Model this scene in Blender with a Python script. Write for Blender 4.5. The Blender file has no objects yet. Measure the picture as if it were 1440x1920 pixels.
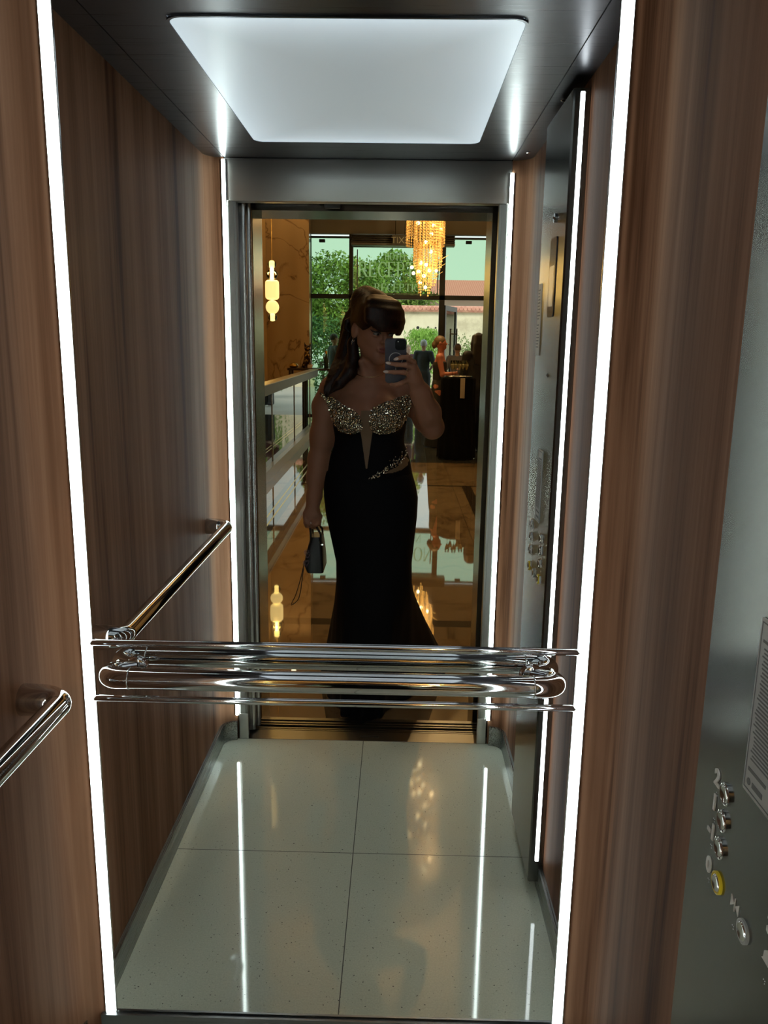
import bpy, bmesh, math, random
import numpy as np
from mathutils import Vector, Matrix, Euler
random.seed(7); RNG = np.random.default_rng(7)
SC = bpy.context.scene; COL = SC.collection; PI = math.pi

# ------------------------------------------------------------------ camera
CAM = Vector((0.0, -1.4514, 1.5)); F_PX = 1489.9; PIT, YAW, ROLL = 0.2081, -0.0164, 0.0145
cp, sp_ = math.cos(PIT), math.sin(PIT)
Fw = Vector((math.sin(YAW)*cp, math.cos(YAW)*cp, -sp_)); Rt = Vector((math.cos(YAW), -math.sin(YAW), 0)); Up = Rt.cross(Fw)
R2 = Rt*math.cos(ROLL) + Up*math.sin(ROLL); U2 = -Rt*math.sin(ROLL) + Up*math.cos(ROLL)
cd = bpy.data.cameras.new('camera'); co = bpy.data.objects.new('camera', cd); COL.objects.link(co)
mw = Matrix((R2, U2, -Fw)).transposed().to_4x4(); mw.translation = CAM; co.matrix_world = mw
cd.sensor_fit = 'VERTICAL'; cd.sensor_height = 36.0; cd.sensor_width = 27.0; cd.lens = F_PX/1920*36.0; cd.clip_start = 0.004; cd.clip_end = 300
SC.camera = co

# ------------------------------------------------------------------ exposure, sky
vs = SC.view_settings; vs.view_transform = 'Standard'; vs.look = 'None'; vs.gamma = 1.0; vs.exposure = 0.0; vs.use_curve_mapping = False
LED_POWER = 6.5; LED_FRONT = 30.0; PANEL_POWER = 0.42
w = bpy.data.worlds.new('sky'); SC.world = w; w.use_nodes = True
nt = w.node_tree; nt.nodes.clear()
wo = nt.nodes.new('ShaderNodeOutputWorld'); bg = nt.nodes.new('ShaderNodeBackground'); bg.inputs['Strength'].default_value = 1.55
tc = nt.nodes.new('ShaderNodeTexCoord'); sx = nt.nodes.new('ShaderNodeSeparateXYZ'); cr = nt.nodes.new('ShaderNodeValToRGB')
nt.links.new(tc.outputs['Generated'], sx.inputs[0]); nt.links.new(sx.outputs['Z'], cr.inputs[0])
cr.color_ramp.elements[0].position = 0.0; cr.color_ramp.elements[0].color = (0.74, 0.84, 0.78, 1)
cr.color_ramp.elements[1].position = 0.5; cr.color_ramp.elements[1].color = (0.55, 0.66, 0.64, 1)
nt.links.new(cr.outputs[0], bg.inputs['Color']); nt.links.new(bg.outputs[0], wo.inputs['Surface'])

sl_ = bpy.data.lights.new('sun', 'SUN'); sl_.energy = 2.6; sl_.color = (1,.96,.86); sl_.angle = math.radians(25); so_ = bpy.data.objects.new('sun', sl_); COL.objects.link(so_); so_.rotation_euler = (math.radians(-42), math.radians(12), 0); so_.location = (0, -10, 20)

# ------------------------------------------------------------------ materials
def mat(name, col=(.5,.5,.5), rough=.5, metal=0.0, emit=None, estr=1.0, spec=None, coat=0.0, alpha=None, trans=None, aniso=0.0, sheen=0.0):
    m = bpy.data.materials.new(name); m.use_nodes = True; b = m.node_tree.nodes['Principled BSDF']
    b.inputs['Base Color'].default_value = (*col, 1); b.inputs['Roughness'].default_value = rough; b.inputs['Metallic'].default_value = metal
    if spec is not None: b.inputs['Specular IOR Level'].default_value = spec
    if coat: b.inputs['Coat Weight'].default_value = coat; b.inputs['Coat Roughness'].default_value = 0.05
    if emit: b.inputs['Emission Color'].default_value = (*emit, 1); b.inputs['Emission Strength'].default_value = estr
    if trans: b.inputs['Transmission Weight'].default_value = trans
    if aniso: b.inputs['Anisotropic'].default_value = aniso
    if sheen: b.inputs['Sheen Weight'].default_value = sheen
    return m
def N(m, t, **kw):
    n = m.node_tree.nodes.new(t)
    for k, v in kw.items(): setattr(n, k, v)
    return n
def L(m, a, b): m.node_tree.links.new(a, b)
def P(m): return m.node_tree.nodes['Principled BSDF']
def coords(m, scale=(1,1,1), kind='Object', rot=(0,0,0)):
    t = N(m, 'ShaderNodeTexCoord'); mp = N(m, 'ShaderNodeMapping'); mp.inputs['Scale'].default_value = scale; mp.inputs['Rotation'].default_value = rot
    L(m, t.outputs[kind], mp.inputs[0]); return mp.outputs[0]
def ramp(m, fac, stops):
    r = N(m, 'ShaderNodeValToRGB'); e = r.color_ramp.elements
    while len(e) < len(stops): e.new(0.5)
    for el, (p, c) in zip(e, stops): el.position = p; el.color = (*c, 1)
    L(m, fac, r.inputs[0]); return r.outputs[0]
def noise(m, vec, scale, detail=4, rough=.5, dist=0):
    n = N(m, 'ShaderNodeTexNoise'); n.inputs['Scale'].default_value = scale; n.inputs['Detail'].default_value = detail; n.inputs['Roughness'].default_value = rough; n.inputs['Distortion'].default_value = dist
    L(m, vec, n.inputs['Vector']); return n.outputs['Fac']
def mathn(m, op, a, b=None, c=None):
    n = N(m, 'ShaderNodeMath', operation=op)
    for i, v in enumerate((a, b, c)):
        if v is None: continue
        if hasattr(v, 'links'): L(m, v, n.inputs[i])
        else: n.inputs[i].default_value = v
    return n.outputs[0]
def mixc(m, fac, a, b, mode='MIX'):
    n = N(m, 'ShaderNodeMix', data_type='RGBA', blend_type=mode)
    for i, v in ((0, fac), (6, a), (7, b)):
        if hasattr(v, 'links'): L(m, v, n.inputs[i])
        else: n.inputs[i].default_value = v if i == 0 else (*v, 1)
    return n.outputs[2]
def bump(m, h, strength=.2, dist=.002):
    b = N(m, 'ShaderNodeBump'); b.inputs['Strength'].default_value = strength; b.inputs['Distance'].default_value = dist
    L(m, h, b.inputs['Height']); L(m, b.outputs[0], P(m).inputs['Normal'])

def wood_mat(name, tint=1.0):
    m = mat(name, rough=.5, spec=.015)
    v1 = coords(m, (9, 9, .35)); v2 = coords(m, (60, 60, .9)); v3 = coords(m, (5, 5, .10))
    n1 = noise(m, v1, 1.6, 5, .6, .4); n2 = noise(m, v2, 1.5, 4, .6, .3); n3 = noise(m, v3, 2.2, 2)
    s = mathn(m, 'ADD', mathn(m, 'MULTIPLY', n1, .60), mathn(m, 'ADD', mathn(m, 'MULTIPLY', n2, .22), mathn(m, 'MULTIPLY', n3, .40)))
    c = ramp(m, s, [(.46, (.062,.026,.013)), (.54, (.136,.063,.034)), (.62, (.186,.092,.053)), (.72, (.245,.130,.078))])
    L(m, c, P(m).inputs['Base Color'])
    L(m, ramp(m, n2, [(.3, (.46,)*3), (.7, (.58,)*3)]), P(m).inputs['Roughness'])
    bump(m, n2, .08, .0006)
    return m
WOOD = wood_mat('walnut_laminate')
def brushed(name, col, rough, axis='z', amt=.1):
    m = mat(name, col, rough, 1.0)
    sc = {'z': (220, 220, 1.2), 'x': (1.2, 220, 220), 'y': (220, 1.2, 220)}[axis]
    n = noise(m, coords(m, sc), 2.0, 3)
    L(m, ramp(m, n, [(.25, (rough-amt,)*3), (.75, (rough+amt,)*3)]), P(m).inputs['Roughness'])
    return m
STEEL = brushed('brushed_steel', (.58,.58,.555), .38, 'x', .05)
STEEL_V = brushed('brushed_steel_vertical', (.50,.50,.48), .32, 'z', .015)
PANEL_STEEL = mat('panel_steel', (.17,.17,.158), .2, 1.0)
DARK_STEEL = brushed('dark_steel', (.20,.185,.17), .22, 'z', .02)
CEIL = brushed('dark_ceiling_metal', (.115,.112,.125), .30, 'x', .04)
CHROME = mat('chrome', (.62,.62,.63), .045, 1.0)
CHROME_S = mat('chrome_satin', (.58,.58,.58), .16, 1.0)
MIRROR = mat('mirror_silver', (.86,.885,.87), .0, 1.0)
LED = mat('led_white', (1,1,1), .5, emit=(.84,.97,.94), estr=LED_POWER)
LED_F = mat('led_white_front', (1,1,1), .5, emit=(.84,.97,.94), estr=LED_FRONT)
PANEL_L = mat('ceiling_panel_light', (.8,.8,.8), .3, emit=(.74,.88,1.0), estr=PANEL_POWER)
BLACK = mat('black_matt', (.008,.008,.009), .6)
GREYSEAL = mat('grey_seal', (.05,.052,.055), .55)

# edge-lit diffuser: the rim of the lamp gives more light than its middle
sx_ = N(PANEL_L, 'ShaderNodeSeparateXYZ'); L(PANEL_L, coords(PANEL_L), sx_.inputs[0])
ex_ = mathn(PANEL_L, 'SUBTRACT', .3395, mathn(PANEL_L, 'ABSOLUTE', mathn(PANEL_L, 'ADD', sx_.outputs['X'], .1115)))
ey_ = mathn(PANEL_L, 'SUBTRACT', .4705, mathn(PANEL_L, 'ABSOLUTE', mathn(PANEL_L, 'ADD', sx_.outputs['Y'], .6725)))
ed_ = mathn(PANEL_L, 'POWER', 2.718, mathn(PANEL_L, 'MULTIPLY', mathn(PANEL_L, 'MINIMUM', ex_, ey_), -11.0))
L(PANEL_L, mathn(PANEL_L, 'ADD', mathn(PANEL_L, 'MULTIPLY', ed_, PANEL_POWER*1.15), PANEL_POWER*.56), P(PANEL_L).inputs['Emission Strength'])
# cabin floor: speckled grey stone slabs, joints at x=-0.113 and y=-0.681
def stone_floor():
    m = mat('speckled_stone', (.4,.4,.37), .05, spec=.6)
    v = coords(m); vo = N(m, 'ShaderNodeTexVoronoi'); vo.inputs['Scale'].default_value = 95; L(m, v, vo.inputs['Vector'])
    pit = mathn(m, 'LESS_THAN', vo.outputs['Distance'], .21)
    sel = mathn(m, 'GREATER_THAN', noise(m, v, 210, 1), .60); pit = mathn(m, 'MULTIPLY', pit, sel)
    base = ramp(m, noise(m, v, 240, 3, .7), [(.3, (.51,.53,.44)), (.7, (.66,.68,.57))])
    base = mixc(m, mathn(m, 'MULTIPLY', noise(m, v, 5, 3), .35), base, (.42,.48,.40))
    c = mixc(m, pit, base, (.06,.055,.05))
    sx = N(m, 'ShaderNodeSeparateXYZ'); L(m, v, sx.inputs[0])
    jx = mathn(m, 'LESS_THAN', mathn(m, 'ABSOLUTE', mathn(m, 'ADD', sx.outputs['X'], .113)), .0013)
    jy = mathn(m, 'LESS_THAN', mathn(m, 'ABSOLUTE', mathn(m, 'ADD', sx.outputs['Y'], .681)), .0013)
    j = mathn(m, 'MAXIMUM', jx, jy); c = mixc(m, j, c, (.05,.05,.045)); L(m, c, P(m).inputs['Base Color'])
    L(m, mathn(m, 'ADD', mathn(m, 'MULTIPLY', mathn(m, 'MAXIMUM', j, pit), .5), .045), P(m).inputs['Roughness'])
    return m
STONE = stone_floor()

def marble_wall():
    m = mat('veined_marble', (.45,.30,.14), .16, spec=.5)
    v = coords(m, (1,1,1)); w1 = N(m, 'ShaderNodeTexNoise'); w1.inputs['Scale'].default_value = 1.1; w1.inputs['Detail'].default_value = 6; w1.inputs['Distortion'].default_value = 1.4; L(m, v, w1.inputs['Vector'])
    band = mathn(m, 'ABSOLUTE', mathn(m, 'SUBTRACT', w1.outputs['Fac'], .5))
    c = ramp(m, band, [(0, (.16,.09,.04)), (.010, (.32,.20,.09)), (.03, (.41,.27,.125))]); L(m, c, P(m).inputs['Base Color']); return m
MARBLE = marble_wall()

def lobby_floor_mat():
    m = mat('polished_marble_floor', (.2,.14,.08), .025, spec=1.0); P(m).inputs['IOR'].default_value = 2.6
    v = coords(m); sx = N(m, 'ShaderNodeSeparateXYZ'); L(m, v, sx.inputs[0]); X, Y = sx.outputs['X'], sx.outputs['Y']
    def inside(s, a, b): return mathn(m, 'MULTIPLY', mathn(m, 'GREATER_THAN', s, a), mathn(m, 'LESS_THAN', s, b))
    vein = noise(m, v, .9, 6, .6, 1.2); vb = mathn(m, 'ABSOLUTE', mathn(m, 'SUBTRACT', vein, .5))
    beige = ramp(m, vb, [(0, (.11,.07,.035)), (.012, (.20,.135,.07)), (.05, (.235,.165,.09))])
    grey = ramp(m, noise(m, v, 3, 4), [(.3, (.028,.030,.030)), (.7, (.055,.058,.055))])
    c = mixc(m, mathn(m, 'LESS_THAN', Y, -8.8), beige, grey)
    bands = mathn(m, 'MAXIMUM', inside(Y, -2.76, -2.66), mathn(m, 'MAXIMUM', mathn(m, 'MULTIPLY', inside(X, .70, .80), inside(Y, -7.1, -2.76)), inside(Y, -7.12, -7.06)))
    bands = mathn(m, 'MAXIMUM', bands, mathn(m, 'MULTIPLY', inside(X, -1.20, -1.02), inside(Y, -15.0, -2.9)))
    c = mixc(m, bands, c, (.045,.032,.020))
    jt = mathn(m, 'LESS_THAN', mathn(m, 'ABSOLUTE', mathn(m, 'SUBTRACT', mathn(m, 'FRACT', mathn(m, 'MULTIPLY', Y, 1/1.2)), .5)), .0025)
    jx = mathn(m, 'LESS_THAN', mathn(m, 'ABSOLUTE', mathn(m, 'SUBTRACT', mathn(m, 'FRACT', mathn(m, 'MULTIPLY', X, 1/1.2)), .5)), .0025)
    c = mixc(m, mathn(m, 'MULTIPLY', mathn(m, 'MAXIMUM', jt, jx), .6), c, (.02,.016,.012)); L(m, c, P(m).inputs['Base Color'])
    n = noise(m, coords(m, (1, 1, 1)), 1.3, 2); bump(m, n, .09, .006)
    return m
LOBBY_FLOOR = lobby_floor_mat()
WHITE_CEIL = mat('warm_plaster', (.55,.42,.26), .8)
BULKHEAD = mat('grey_bulkhead', (.30,.29,.25), .7)
MULLION = mat('dark_bronze_frame', (.022,.024,.026), .35, .3)
GOLD = mat('gold_metal', (.85,.58,.18), .2, 1.0)
def window_glass(name, tint, gl=.08):
    m = bpy.data.materials.new(name); m.use_nodes = True; n = m.node_tree; n.nodes.clear()
    o = n.nodes.new('ShaderNodeOutputMaterial'); t = n.nodes.new('ShaderNodeBsdfTransparent'); t.inputs[0].default_value = (*tint, 1)
    g = n.nodes.new('ShaderNodeBsdfGlossy'); g.inputs['Roughness'].default_value = .01; g.inputs[0].default_value = (.9,.95,.9,1)
    mx = n.nodes.new('ShaderNodeMixShader'); lw = n.nodes.new('ShaderNodeFresnel'); lw.inputs[0].default_value = 1.3 + gl
    n.links.new(lw.outputs[0], mx.inputs[0]); n.links.new(t.outputs[0], mx.inputs[1]); n.links.new(g.outputs[0], mx.inputs[2]); n.links.new(mx.outputs[0], o.inputs[0]); return m
GLASS = window_glass('green_window_glass', (.74,.86,.74))
PANELGLASS = mat('dark_mirror_glass', (.30,.28,.25), .02, 1.0)

# ------------------------------------------------------------------ mesh helpers
def link(o): COL.objects.link(o); return o
def tag(o, label=None, cat=None, group=None, kind=None):
    if label: o['label'] = label
    if cat: o['category'] = cat
    if group: o['group'] = group
    if kind: o['kind'] = kind
    return o
def empty(name, loc=(0,0,0), label=None, cat=None, group=None):
    o = bpy.data.objects.new(name, None); link(o); o.location = loc; o.empty_display_size = .1; return tag(o, label, cat, group)
def obj(name, bm, m, parent=None, smooth=False, kind=None, auto=None):
    me = bpy.data.meshes.new(name)
    if isinstance(bm, tuple): me.from_pydata(bm[0], [], bm[1])
    else:
        bmesh.ops.recalc_face_normals(bm, faces=bm.faces); bm.to_mesh(me); bm.free()
    me.validate(); me.update()
    for mm in (m if isinstance(m, (list, tuple)) else [m]): me.materials.append(mm)
    if smooth:
        me.shade_smooth()
        if auto: me.set_sharp_from_angle(angle=math.radians(auto))
    o = bpy.data.objects.new(name, me); link(o)
    if parent is not None: o.parent = parent; o.matrix_parent_inverse = Matrix.Translation(-Vector(root_loc(parent)))
    if kind: o['kind'] = kind
    return o
def root_loc(p):
    # all parts are modelled in world coordinates; parents are only translated
    v = Vector(p.location)
    if p.parent is not None: v = Vector(p.get('wl', (0,0,0)))
    return v
def BM(): return bmesh.new()
def box(bm, x0, x1, y0, y1, z0, z1, bev=0.0, seg=2):
    r = bmesh.ops.create_cube(bm, size=1.0)['verts']
    for v in r: v.co = Vector(((x0+x1)/2 + v.co.x*(x1-x0), (y0+y1)/2 + v.co.y*(y1-y0), (z0+z1)/2 + v.co.z*(z1-z0)))
    if bev > 0:
        es = list({e for v in r for e in v.link_edges}); bmesh.ops.bevel(bm, geom=es, offset=bev, segments=seg, affect='EDGES', profile=.5)
    return r
def bx(*a, **k): b = BM(); box(b, *a, **k); return b
def tube(bm, pts, rad, seg=16, cap=True, up=Vector((0,0,1))):
    pts = [Vector(p) for p in pts]; n = len(pts); rad = rad if isinstance(rad, (list, tuple)) else [rad]*n
    prev = None; rings = []
    for i, p in enumerate(pts):
        t = (pts[min(i+1, n-1)] - pts[max(i-1, 0)]).normalized()
        if prev is None:
            a = t.cross(up); a = a if a.length > 1e-4 else t.cross(Vector((1,0,0)))
            a.normalize()
        else: a = (prev - t*prev.dot(t)).normalized()
        prev = a; b = t.cross(a)
        rings.append([bm.verts.new(p + (a*math.cos(2*PI*k/seg) + b*math.sin(2*PI*k/seg))*rad[i]) for k in range(seg)])
    for r, s in zip(rings, rings[1:]):
        for k in range(seg): bm.faces.new((r[k], r[(k+1)%seg], s[(k+1)%seg], s[k]))
    if cap: bm.faces.new(rings[0][::-1]); bm.faces.new(rings[-1])
    return rings
def lathe(bm, prof, c=(0,0,0), seg=32, axis='z'):
    rings = []
    for r, z in prof:
        rr = []
        for k in range(seg):
            a = 2*PI*k/seg; p = (r*math.cos(a), r*math.sin(a), z)
            if axis == 'x': p = (z, p[0], p[1])
            if axis == 'y': p = (p[0], z, p[1])
            rr.append(bm.verts.new((c[0]+p[0], c[1]+p[1], c[2]+p[2])))
        rings.append(rr)
    for a, b in zip(rings, rings[1:]):
        for k in range(seg): bm.faces.new((a[k], a[(k+1)%seg], b[(k+1)%seg], b[k]))
    bm.faces.new(rings[0][::-1]); bm.faces.new(rings[-1])
def prism(bm, poly, h0, h1, axis='z'):
    # poly in the plane perpendicular to axis
    f = {'z': lambda a,b,h: (a,b,h), 'x': lambda a,b,h: (h,a,b), 'y': lambda a,b,h: (a,h,b)}[axis]
    A = [bm.verts.new(f(a,b,h0)) for a,b in poly]; B = [bm.verts.new(f(a,b,h1)) for a,b in poly]; n = len(poly)
    for i in range(n): bm.faces.new((A[i], A[(i+1)%n], B[(i+1)%n], B[i]))
    bm.faces.new(A[::-1]); bm.faces.new(B)
def rrect(x0, x1, y0, y1, r, n=6):
    pts = []
    for cx, cy, a0 in ((x1-r, y1-r, 0), (x0+r, y1-r, 90), (x0+r, y0+r, 180), (x1-r, y0+r, 270)):
        for i in range(n+1): a = math.radians(a0 + 90*i/n); pts.append((cx+r*math.cos(a), cy+r*math.sin(a)))
    return pts
def copy_tree(o, parent=None):
    c = o.copy(); COL.objects.link(c)
    if parent is not None: c.parent = parent
    for ch in list(o.children): copy_tree(ch, c)
    return c
def text_mesh(name, body, size, mtl, loc, rot, parent=None, ext=.0008, align='CENTER', sx=1.0, off=0.0):
    cu = bpy.data.curves.new(name, 'FONT'); cu.body = body; cu.size = size; cu.extrude = ext; cu.align_x = align; cu.align_y = 'CENTER'; cu.resolution_u = 3; cu.offset = off
    t = bpy.data.objects.new(name+'_curve', cu); link(t); bpy.context.view_layer.update()
    me = bpy.data.meshes.new_from_object(t); bpy.data.objects.remove(t)
    M = Matrix.Translation(loc) @ Euler(rot).to_matrix().to_4x4() @ Matrix.Diagonal((sx, 1, 1, 1)); me.transform(M)
    me.materials.clear(); me.materials.append(mtl)
    o = bpy.data.objects.new(name, me); link(o)
    if parent is not None: o.parent = parent; o.matrix_parent_inverse = Matrix.Translation(-Vector(root_loc(parent)))
    return o
def struct(name, bm, m, label=None, **k): return tag(obj(name, bm, m, **k), label, None, None, 'structure')

# ================================================================== LIFT CABIN
XL, XR, YF, ZC = -.655, .425, -1.371, 2.10; RC = .057; XML, XMR = -.5976, .3628
H = ZC
# floor slab
struct('floor', bx(XL-.02, XR+.02, YF, .02, -.04, 0), STONE, 'polished speckled grey stone floor of the lift cabin')
# side walls with a quarter-round corner at each end
def side_wall(xw, s):
    pts = [(xw, -RC), (xw, YF+RC)]
    arcF = [(xw + s*RC*(1-math.cos(a)), YF + RC - RC*math.sin(a)) for a in [PI/2*i/8 for i in range(1, 9)]]
    arcR = [(xw + s*RC*(1-math.cos(a)), -RC + RC*math.sin(a)) for a in [PI/2*i/8 for i in range(8, 0, -1)]]
    inner = arcR + pts + arcF
    outer = [(xw - s*.03, YF-.0), (xw - s*.03, .0)]
    b = BM(); prism(b, inner + outer, .0, H); return b
struct('wall_left', side_wall(XL, 1), WOOD, 'left cabin wall of vertical-grained walnut laminate', smooth=True, auto=35)
struct('wall_right', side_wall(XR, -1), WOOD, 'right cabin wall of walnut laminate carrying the button panel', smooth=True, auto=35)
b = BM(); box(b, XL-.03, XR+.03, .004, .04, 0, H); struct('wall_rear', b, STEEL, 'rear cabin wall behind the mirror')
# ceiling with a recessed light opening
PX0, PX1, PY0, PY1 = -.451, .228, -1.143, -.202
b = BM()
box(b, XML+.004, PX0, YF, 0, ZC, ZC+.05); box(b, PX1, XMR-.002, YF, 0, ZC, ZC+.05)
box(b, PX0, PX1, YF, PY0, ZC, ZC+.05); box(b, PX0, PX1, PY1, 0, ZC, ZC+.05)
struct('ceiling', b, CEIL, 'dark brushed metal cabin ceiling around the light panel')
for k, (a, c) in enumerate(((XL, XML+.001), (XMR+.001, XR))):
    b = BM(); box(b, a, c, YF, 0, ZC, ZC+.03); box(b, (c if k==0 else a)-.0015, (c if k==0 else a)+.0015, YF, 0, ZC+.004, ZC+.05)
    struct('trim_%d' % (k+1), b, CEIL, 'narrow dark ceiling border along the %s wall' % ('left','right')[k])
t = empty('ceiling_light', ((PX0+PX1)/2, (PY0+PY1)/2, ZC), 'large rounded rectangular diffuse light panel in the lift ceiling', 'light')
b = BM(); prism(b, rrect(PX0, PX1, PY0, PY1, .03), ZC-.003, ZC+.006); obj('diffuser', b, PANEL_L, t)
b = BM(); o_ = rrect(PX0-.006, PX1+.006, PY0-.006, PY1+.006, .034); i_ = rrect(PX0-.0005, PX1+.0005, PY0-.0005, PY1+.0005, .03)
for za, zb in ((ZC-.004, ZC+.0),):
    A = [b.verts.new((*p, za)) for p in o_]; B_ = [b.verts.new((*p, za)) for p in i_]; C_ = [b.verts.new((*p, zb)) for p in o_]; D_ = [b.verts.new((*p, zb)) for p in i_]
    n = len(A)
    for i in range(n):
        j = (i+1) % n; b.faces.new((A[i],A[j],B_[j],B_[i])); b.faces.new((C_[i],C_[j],A[j],A[i])); b.faces.new((B_[i],B_[j],D_[j],D_[i])); b.faces.new((D_[i],D_[j],C_[j],C_[i]))
obj('frame', b, CEIL, t)
for x, y in ((.395,-.70), (.395,-1.25)):
    b = BM(); lathe(b, [(.007, 0), (.007, -.003), (.004, -.005)], (x, y, ZC), 16); tag(obj('ceiling_bolt', b, CHROME, None, True, auto=40), 'small round bolt in the ceiling border above the %s of the button panel' % ('middle' if y > -1 else 'door side'), 'bolt')

# mirror with polished steel bars
t = empty('wall_mirror', ((XML+XMR)/2, 0, .08), 'tall frameless mirror covering the rear wall of the lift', 'mirror')
obj('mirror_glass', bx(XML+.010, XMR-.010, -.003, .003, .082, ZC-.001), MIRROR, t)
for z in (.9245, .8085):
    b = BM(); pr = [(-.003,-.0075), (-.006,-.006), (-.0085,-.003), (-.0092,0), (-.0085,.003), (-.006,.006), (-.003,.0075)]
    prism(b, [(y, z+q) for y, q in pr], XML+.008, XMR-.006, 'x'); obj('trim_bar', b, CHROME, t, True, auto=50)
# bottom skirting
def baseboard(name, poly, lab, m=STEEL):
    b = BM(); prism(b, poly, 0, .078); struct(name, b, m, lab, smooth=True, auto=35)
baseboard('baseboard_rear', [(XML-.02,-.012), (XMR+.02,-.012), (XMR+.02,.003), (XML-.02,.003)], 'brushed steel skirting under the mirror', brushed('skirting_steel', (.24,.25,.26), .34, 'x'))
for nm, xw, s in (('baseboard_left', XL, 1), ('baseboard_right', XR, -1)):
    r1 = RC; th = .012
    inner = [(xw + s*th, -.012)] + [(xw + s*th, YF+r1+.004)] + [(xw + s*(th + (r1-th)*(1-math.cos(a))), YF + r1 - (r1-th)*math.sin(a)) for a in [PI/2*i/10 for i in range(0, 11)]]
    outer = [(xw + s*r1, YF), (xw-s*.001, YF), (xw-s*.001, -.012)]
    b = BM(); prism(b, inner + outer, 0, .074); struct(nm, b, brushed(nm+'_steel', (.30,.315,.31), .30, 'y'), 'brushed steel skirting with rounded corner along the %s wall' % nm[10:], smooth=True, auto=30)

# LED strips
def led(x, y, z0, z1, sgn, lab, wd=.0105):
    t = empty('led_strip', (x, y, z0), lab, 'light strip', 'vertical white light strips')
    b = BM(); box(b, x-wd, x+wd, min(y, y+sgn*.009), max(y, y+sgn*.009), z0, z1, .003, 3); obj('diffuser', b, LED if y > -.5 else LED_F, t, True, auto=40)
    b = BM(); box(b, x-wd-.002, x-wd, min(y, y+sgn*.005), max(y, y+sgn*.005), z0, z1); box(b, x+wd, x+wd+.002, min(y, y+sgn*.005), max(y, y+sgn*.005), z0, z1); obj('channel', b, CHROME_S, t)
led(XML, 0, .079, ZC-.001, -1, 'bright white light strip running up the left edge of the mirror')
led(XMR, 0, .079, ZC-.001, -1, 'bright white light strip running up the right edge of the mirror')
led(XML+.0, YF, .10, ZC-.006, 1, 'thin white light strip left of the lift doorway, seen in the mirror', .006)
led(XMR-.0, YF, .10, 2.06, 1, 'thin white light strip right of the lift doorway, seen in the mirror', .006)

# front wall: header and narrow returns
b = BM(); box(b, XML, XMR, YF-.045, YF, 1.964, ZC, .004, 2); struct('wall_front', b, STEEL, 'brushed steel header over the lift doorway', smooth=True, auto=35)
for k, (a, c, n_) in enumerate(((XML+.006, -.560, 'left'), (.326, XMR-.006, 'right'))):
    b = BM(); prism(b, [(a, YF), (c, YF), (c, YF-.05), (a, YF-.05)] , 0, 1.963)
    bmesh.ops.bevel(b, geom=[e for e in b.edges if abs(e.verts[0].co.z-e.verts[1].co.z) > 1], offset=.007, segments=4, affect='EDGES')
    struct('trim_%d' % (k+3), b, STEEL_V, 'brushed steel door post on the %s of the doorway' % n_, smooth=True, auto=35)
b = BM(); box(b, XL-.03, XML, YF-.02, YF, 0, ZC); box(b, XMR, XR+.03, YF-.02, YF, 0, ZC); struct('trim_5', b, WOOD, 'walnut returns at the front corners of the cabin')
for k, (x0, x1) in enumerate(((XML+.0065, -.556), (.322, XMR-.0065))):
    b = BM(); box(b, x0, x1, YF-.002, YF+.003, 0, .105, .002, 2)
    tag(obj('kick_plate', b, STEEL, None, True, auto=35), 'small steel kick plate at the foot of the %s door post' % ('left', 'right')[k], 'plate')

# door sills
t = empty('cabin_sill', (-.1, -1.41, 0), 'brushed steel threshold of the lift doorway with a small oval slot', 'sill')
b = BM(); box(b, -.60, .366, -1.445, YF, -.03, .001, .001, 1); SILL = brushed('sill_steel', (.20,.185,.16), .36, 'x', .04); obj('plate', b, SILL, t)
b = BM(); prism(b, rrect(-.125, -.055, -1.410, -1.400, .0049), .001, .0022); obj('oval_slot', b, BLACK, t)
b = BM()
for y in (-1.452, -1.466): box(b, -.60, .366, y-.004, y+.004, -.03, .0008)
obj('groove_rail', b, SILL, t)
struct('trim_6', bx(-.66, .43, -1.56, -1.44, -.06, -.012), BLACK, 'dark gap and tracks between lift and landing')
t = empty('landing_sill', (-.1, -1.52, 0), 'steel landing threshold with dark door tracks', 'sill')
b = BM()
for y0, y1 in ((-1.498,-1.490), (-1.520,-1.508), (-1.556,-1.534)): box(b, -.60, .40, y0, y1, -.03, .0005)
obj('plate', b, SILL, t)

# sliding cabin door panels parked at the left, landing frame
def door_panel(i, x0, x1, y0, y1, lab):
    t = empty('door_%d' % i, ((x0+x1)/2, (y0+y1)/2, 0)); t['kind'] = 'structure'; t['label'] = lab
    obj('panel', bx(x0, x1, y0, y1, .008, 1.985, .003, 2), DARK_STEEL, t, True, auto=35)
    b = BM(); tube(b, [(x1, (y0+y1)/2, .01), (x1, (y0+y1)/2, 1.98)], (y1-y0)*.5, 12); obj('edge_strip', b, CHROME_S, t, True, auto=40)
door_panel(1, -.98, -.548, -1.447, -1.425, 'steel sliding door panel parked at the left of the doorway')
door_panel(2, -.98, -.535, -1.480, -1.458, 'second steel sliding door panel parked behind the first')
door_panel(3, -.98, -.548, -1.523, -1.501, 'steel landing door panel parked at the left')
b = BM()
box(b, -.66, -.535, -1.745, -1.545, 0, 2.30); box(b, .322, .48, -1.745, -1.545, 0, 2.30); box(b, -.535, .322, -1.745, -1.545, 1.962, 2.30)
struct('door_4', b, DARK_STEEL, 'dark polished steel landing frame around the lift doorway')
b = BM(); box(b, -.62, .38, -1.53, -1.46, 1.985, 2.10); box(b, .355, .40, -1.54, -1.42, 0, 2.1); struct('trim_7', b, DARK_STEEL, 'dark steel header track of the lift doors')
b = BM(); tube(b, [(-.30,-1.462,1.993), (-.298,-1.463,1.975), (-.285,-1.464,1.967), (-.27,-1.464,1.966)], .0016, 8); box(b, -.27, -.215, -1.475, -1.455, 1.958, 1.984, .002, 1)
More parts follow.
